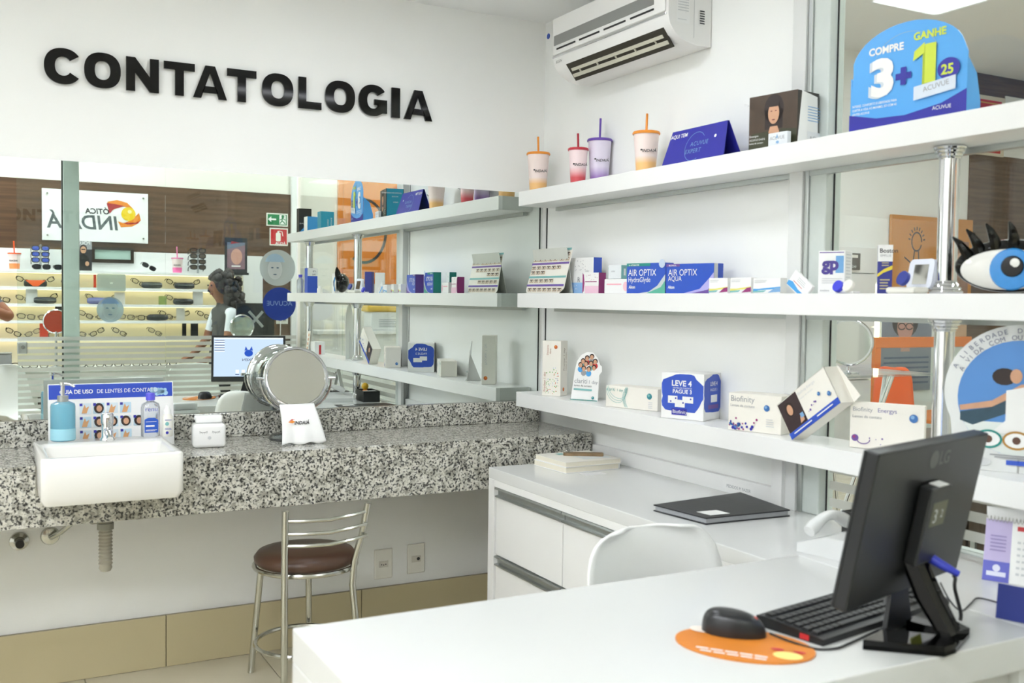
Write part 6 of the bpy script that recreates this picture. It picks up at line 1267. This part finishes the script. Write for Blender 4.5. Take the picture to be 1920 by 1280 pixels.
# orange framed counter and two orange chairs
YF = 6.1; p, q = fp(1635, 632, YF), fp(1815, 640, YF)
t = thing('orange_frame_table', 'orange framed play table with glass front in the hall', 'table', (p.x, YF, 0)); w_ = q.x-p.x; h_ = p.z; OF = M('orange_frame_wood', (220, 124, 40), .45, var=.05)
for a_, b_ in (((0, -.04, 0), (.07, .0, h_-.0905)), ((w_-.07, -.04, 0), (w_, 0, h_-.0905)), ((0, -.04, h_-.09), (w_, 0, h_))): MB().b2(a_, b_, .004).build('frame_rail', OF, t)
MB().b2((.07, -.022, .1), (w_-.07, -.016, h_-.09)).build('glass_panel', GLASS, t); MB().b2((.0, -.9, .42), (w_*1.05, -.05, .45), .004).build('low_top', OF, t)
for x in (.05, w_): MB().b2((x-.03, -.88, 0), (x+.03, -.82, .4195), .003).build('leg', OF, t)
OCH = M('orange_polypropylene', (238, 104, 44), .35)
p = fp(1678, 700, 5.05); shell_chair('shell_chair', 'orange shell chair in front of the orange frame', p.x, 5.05, 2.2, OCH, STEEL, 1.14).scale = (.66, .66, 1.12)
p = fp(1742, 720, 4.3); shell_chair('shell_chair', 'orange shell chair partly hidden behind the chrome post', p.x, 4.3, 3.6, OCH, STEEL, 1.0).scale = (.66, .66, 1.0)
# glass side table with chrome legs and big vanity mirror
p = fp(1600, 697, 3.5); zt_ = p.z
t = thing('glass_table', 'glass topped table on chrome legs beyond the window', 'table', (p.x, 3.5, 0)); MB().b2((-.25, -.2, zt_-.01), (.33, .25, zt_), .002).build('glass_top', GLASS, t)
for x0, x1 in ((-.2, .18), (.27, -.02)):
    MB().tube([(x0, 0, zt_-.011), (x1-.2, .0, 0)], .014, 10).build('leg', CHROME, t, True)
MB().tube([(.28, 0.05, zt_-.011), (.10, .05, 0)], .014, 10).build('leg', CHROME, t, True)
p = fp(1590, 690, 3.45); t = thing('table_mirror', 'round chrome mirror on the glass table beyond the window', 'mirror', (p.x, 3.45, zt_+.0005)); hz = .10
MB().lathe([(0, 0), (.05, 0), (.05, .006), (.01, .012), (.008, .03), (0, .03)], 24).build('stand', CHROME, t, True)
QF = Vector((-.75, -.65, .1)).normalized().to_track_quat('Z', 'Y').to_matrix()
MB().lathe([(.098, -.03), (.11, -.02), (.112, 0), (.106, .012), (.098, .010), (.098, -.03)], 40, (0, 0, .145), QF, cap=False).build('rim', CHROME, t, True); MB().lathe([(0, .006), (.1, .006), (.1, .009), (0, .009)], 40, (0, 0, .145), QF).build('disc', LOOK, t)
# orange drawing panel and side counter (seen in the mirror through the window)
p, q = RF(634, 300, SHOPY+.03), RF(790, 520, SHOPY+.03)
t = thing('orange_mural', 'large orange wall panel with thick black line drawing', 'panel', (q.x, SHOPY+.001, RF(700, 532, SHOPY).z)); w_ = q.x-p.x; h_ = 1.25
MB().b2((-w_, 0, 0), (0, .03, h_), .002).build('panel', M('orange_panel_lacquer', (222, 130, 40), .25, var=.04, scale=3), t)
f = Face(t, (0, .03, 0), (-1, 0, 0), (0, 0, 1), (0, 1, 0), 1)
o = f.poly('line_drawing', band(circ(w_*.70, .50, .22, 24, .30, 60, 300), .028)+band([(w_*.80, .02), (w_*.80, .9)], .028)+band([(w_*.05, .12), (w_*.14, .38), (.0, .38)], .026)+band(circ(w_*.18, .24, .075, 16, .09, 40, 320), .026)+band(circ(w_*.44, .72, .10, 16, .10, 180, 320), .024), BLACKM); o['kind'] = 'stuff'
sc_ = thing('hall_counter', 'white hall counter below the orange panel', 'counter', (0, 0, 0)); MB().b2((2.75, -1.50, 1.03), (4.4, -1.10, 1.06), .002).build('top', LAM, sc_); MB().b2((2.78, -1.48, .1), (4.37, -1.14, 1.0295)).build('body', LAM, sc_)
p = RF(720, 600, -1.25); t = thing('counter_machine', 'white boxed machine with yellow lid on the hall counter', 'machine', (p.x, -1.28, 1.0605)); MB().b2((-.16, -.1, 0), (.16, .1, .17), .012).build('case', LAMG, t); MB().b2((-.19, -.11, .1705), (.15, .11, .235), .02).build('lid', M('lid_yellow', (226, 184, 50), .4), t); MB().b2((.1605, -.06, .03), (.166, .06, .13)).build('side_panel', M('machine_green', (110, 170, 130), .4), t)
f = Face(t, (.16, .1, 0), (-1, 0, 0), (0, 0, 1), (0, 1, 0), 1); f.poly('vent_lines', [rect(.06, .03+i*.016, .24, .038+i*.016) for i in range(5)], GREYP)
bc_ = thing('wood_cabinet', 'low dark brown wooden cabinet behind the striped window film', 'cabinet', (3.2, 2.0, 0)); DW = M('dark_walnut', (74, 58, 44), .45, var=.15, scale=6)
MB().b2((0, 0, .06), (.4, .85, .83), .003).build('carcass', DW, bc_); MB().b2((-.01, -.01, .8305), (.41, .86, .855), .003).build('top', DW, bc_); MB().b2((.02, .02, 0), (.38, .83, .0595)).build('plinth', BLACKM, bc_)
for k in range(2):
    d_ = MB().b2((-.016, .005+k*.425, .08), (-.0005, .42+k*.425, .81), .002).build('door', DW, bc_); MB().b2((-.032, .38+k*.07, .40), (-.0165, .40+k*.07, .52), .002).build('handle', ALU, d_)
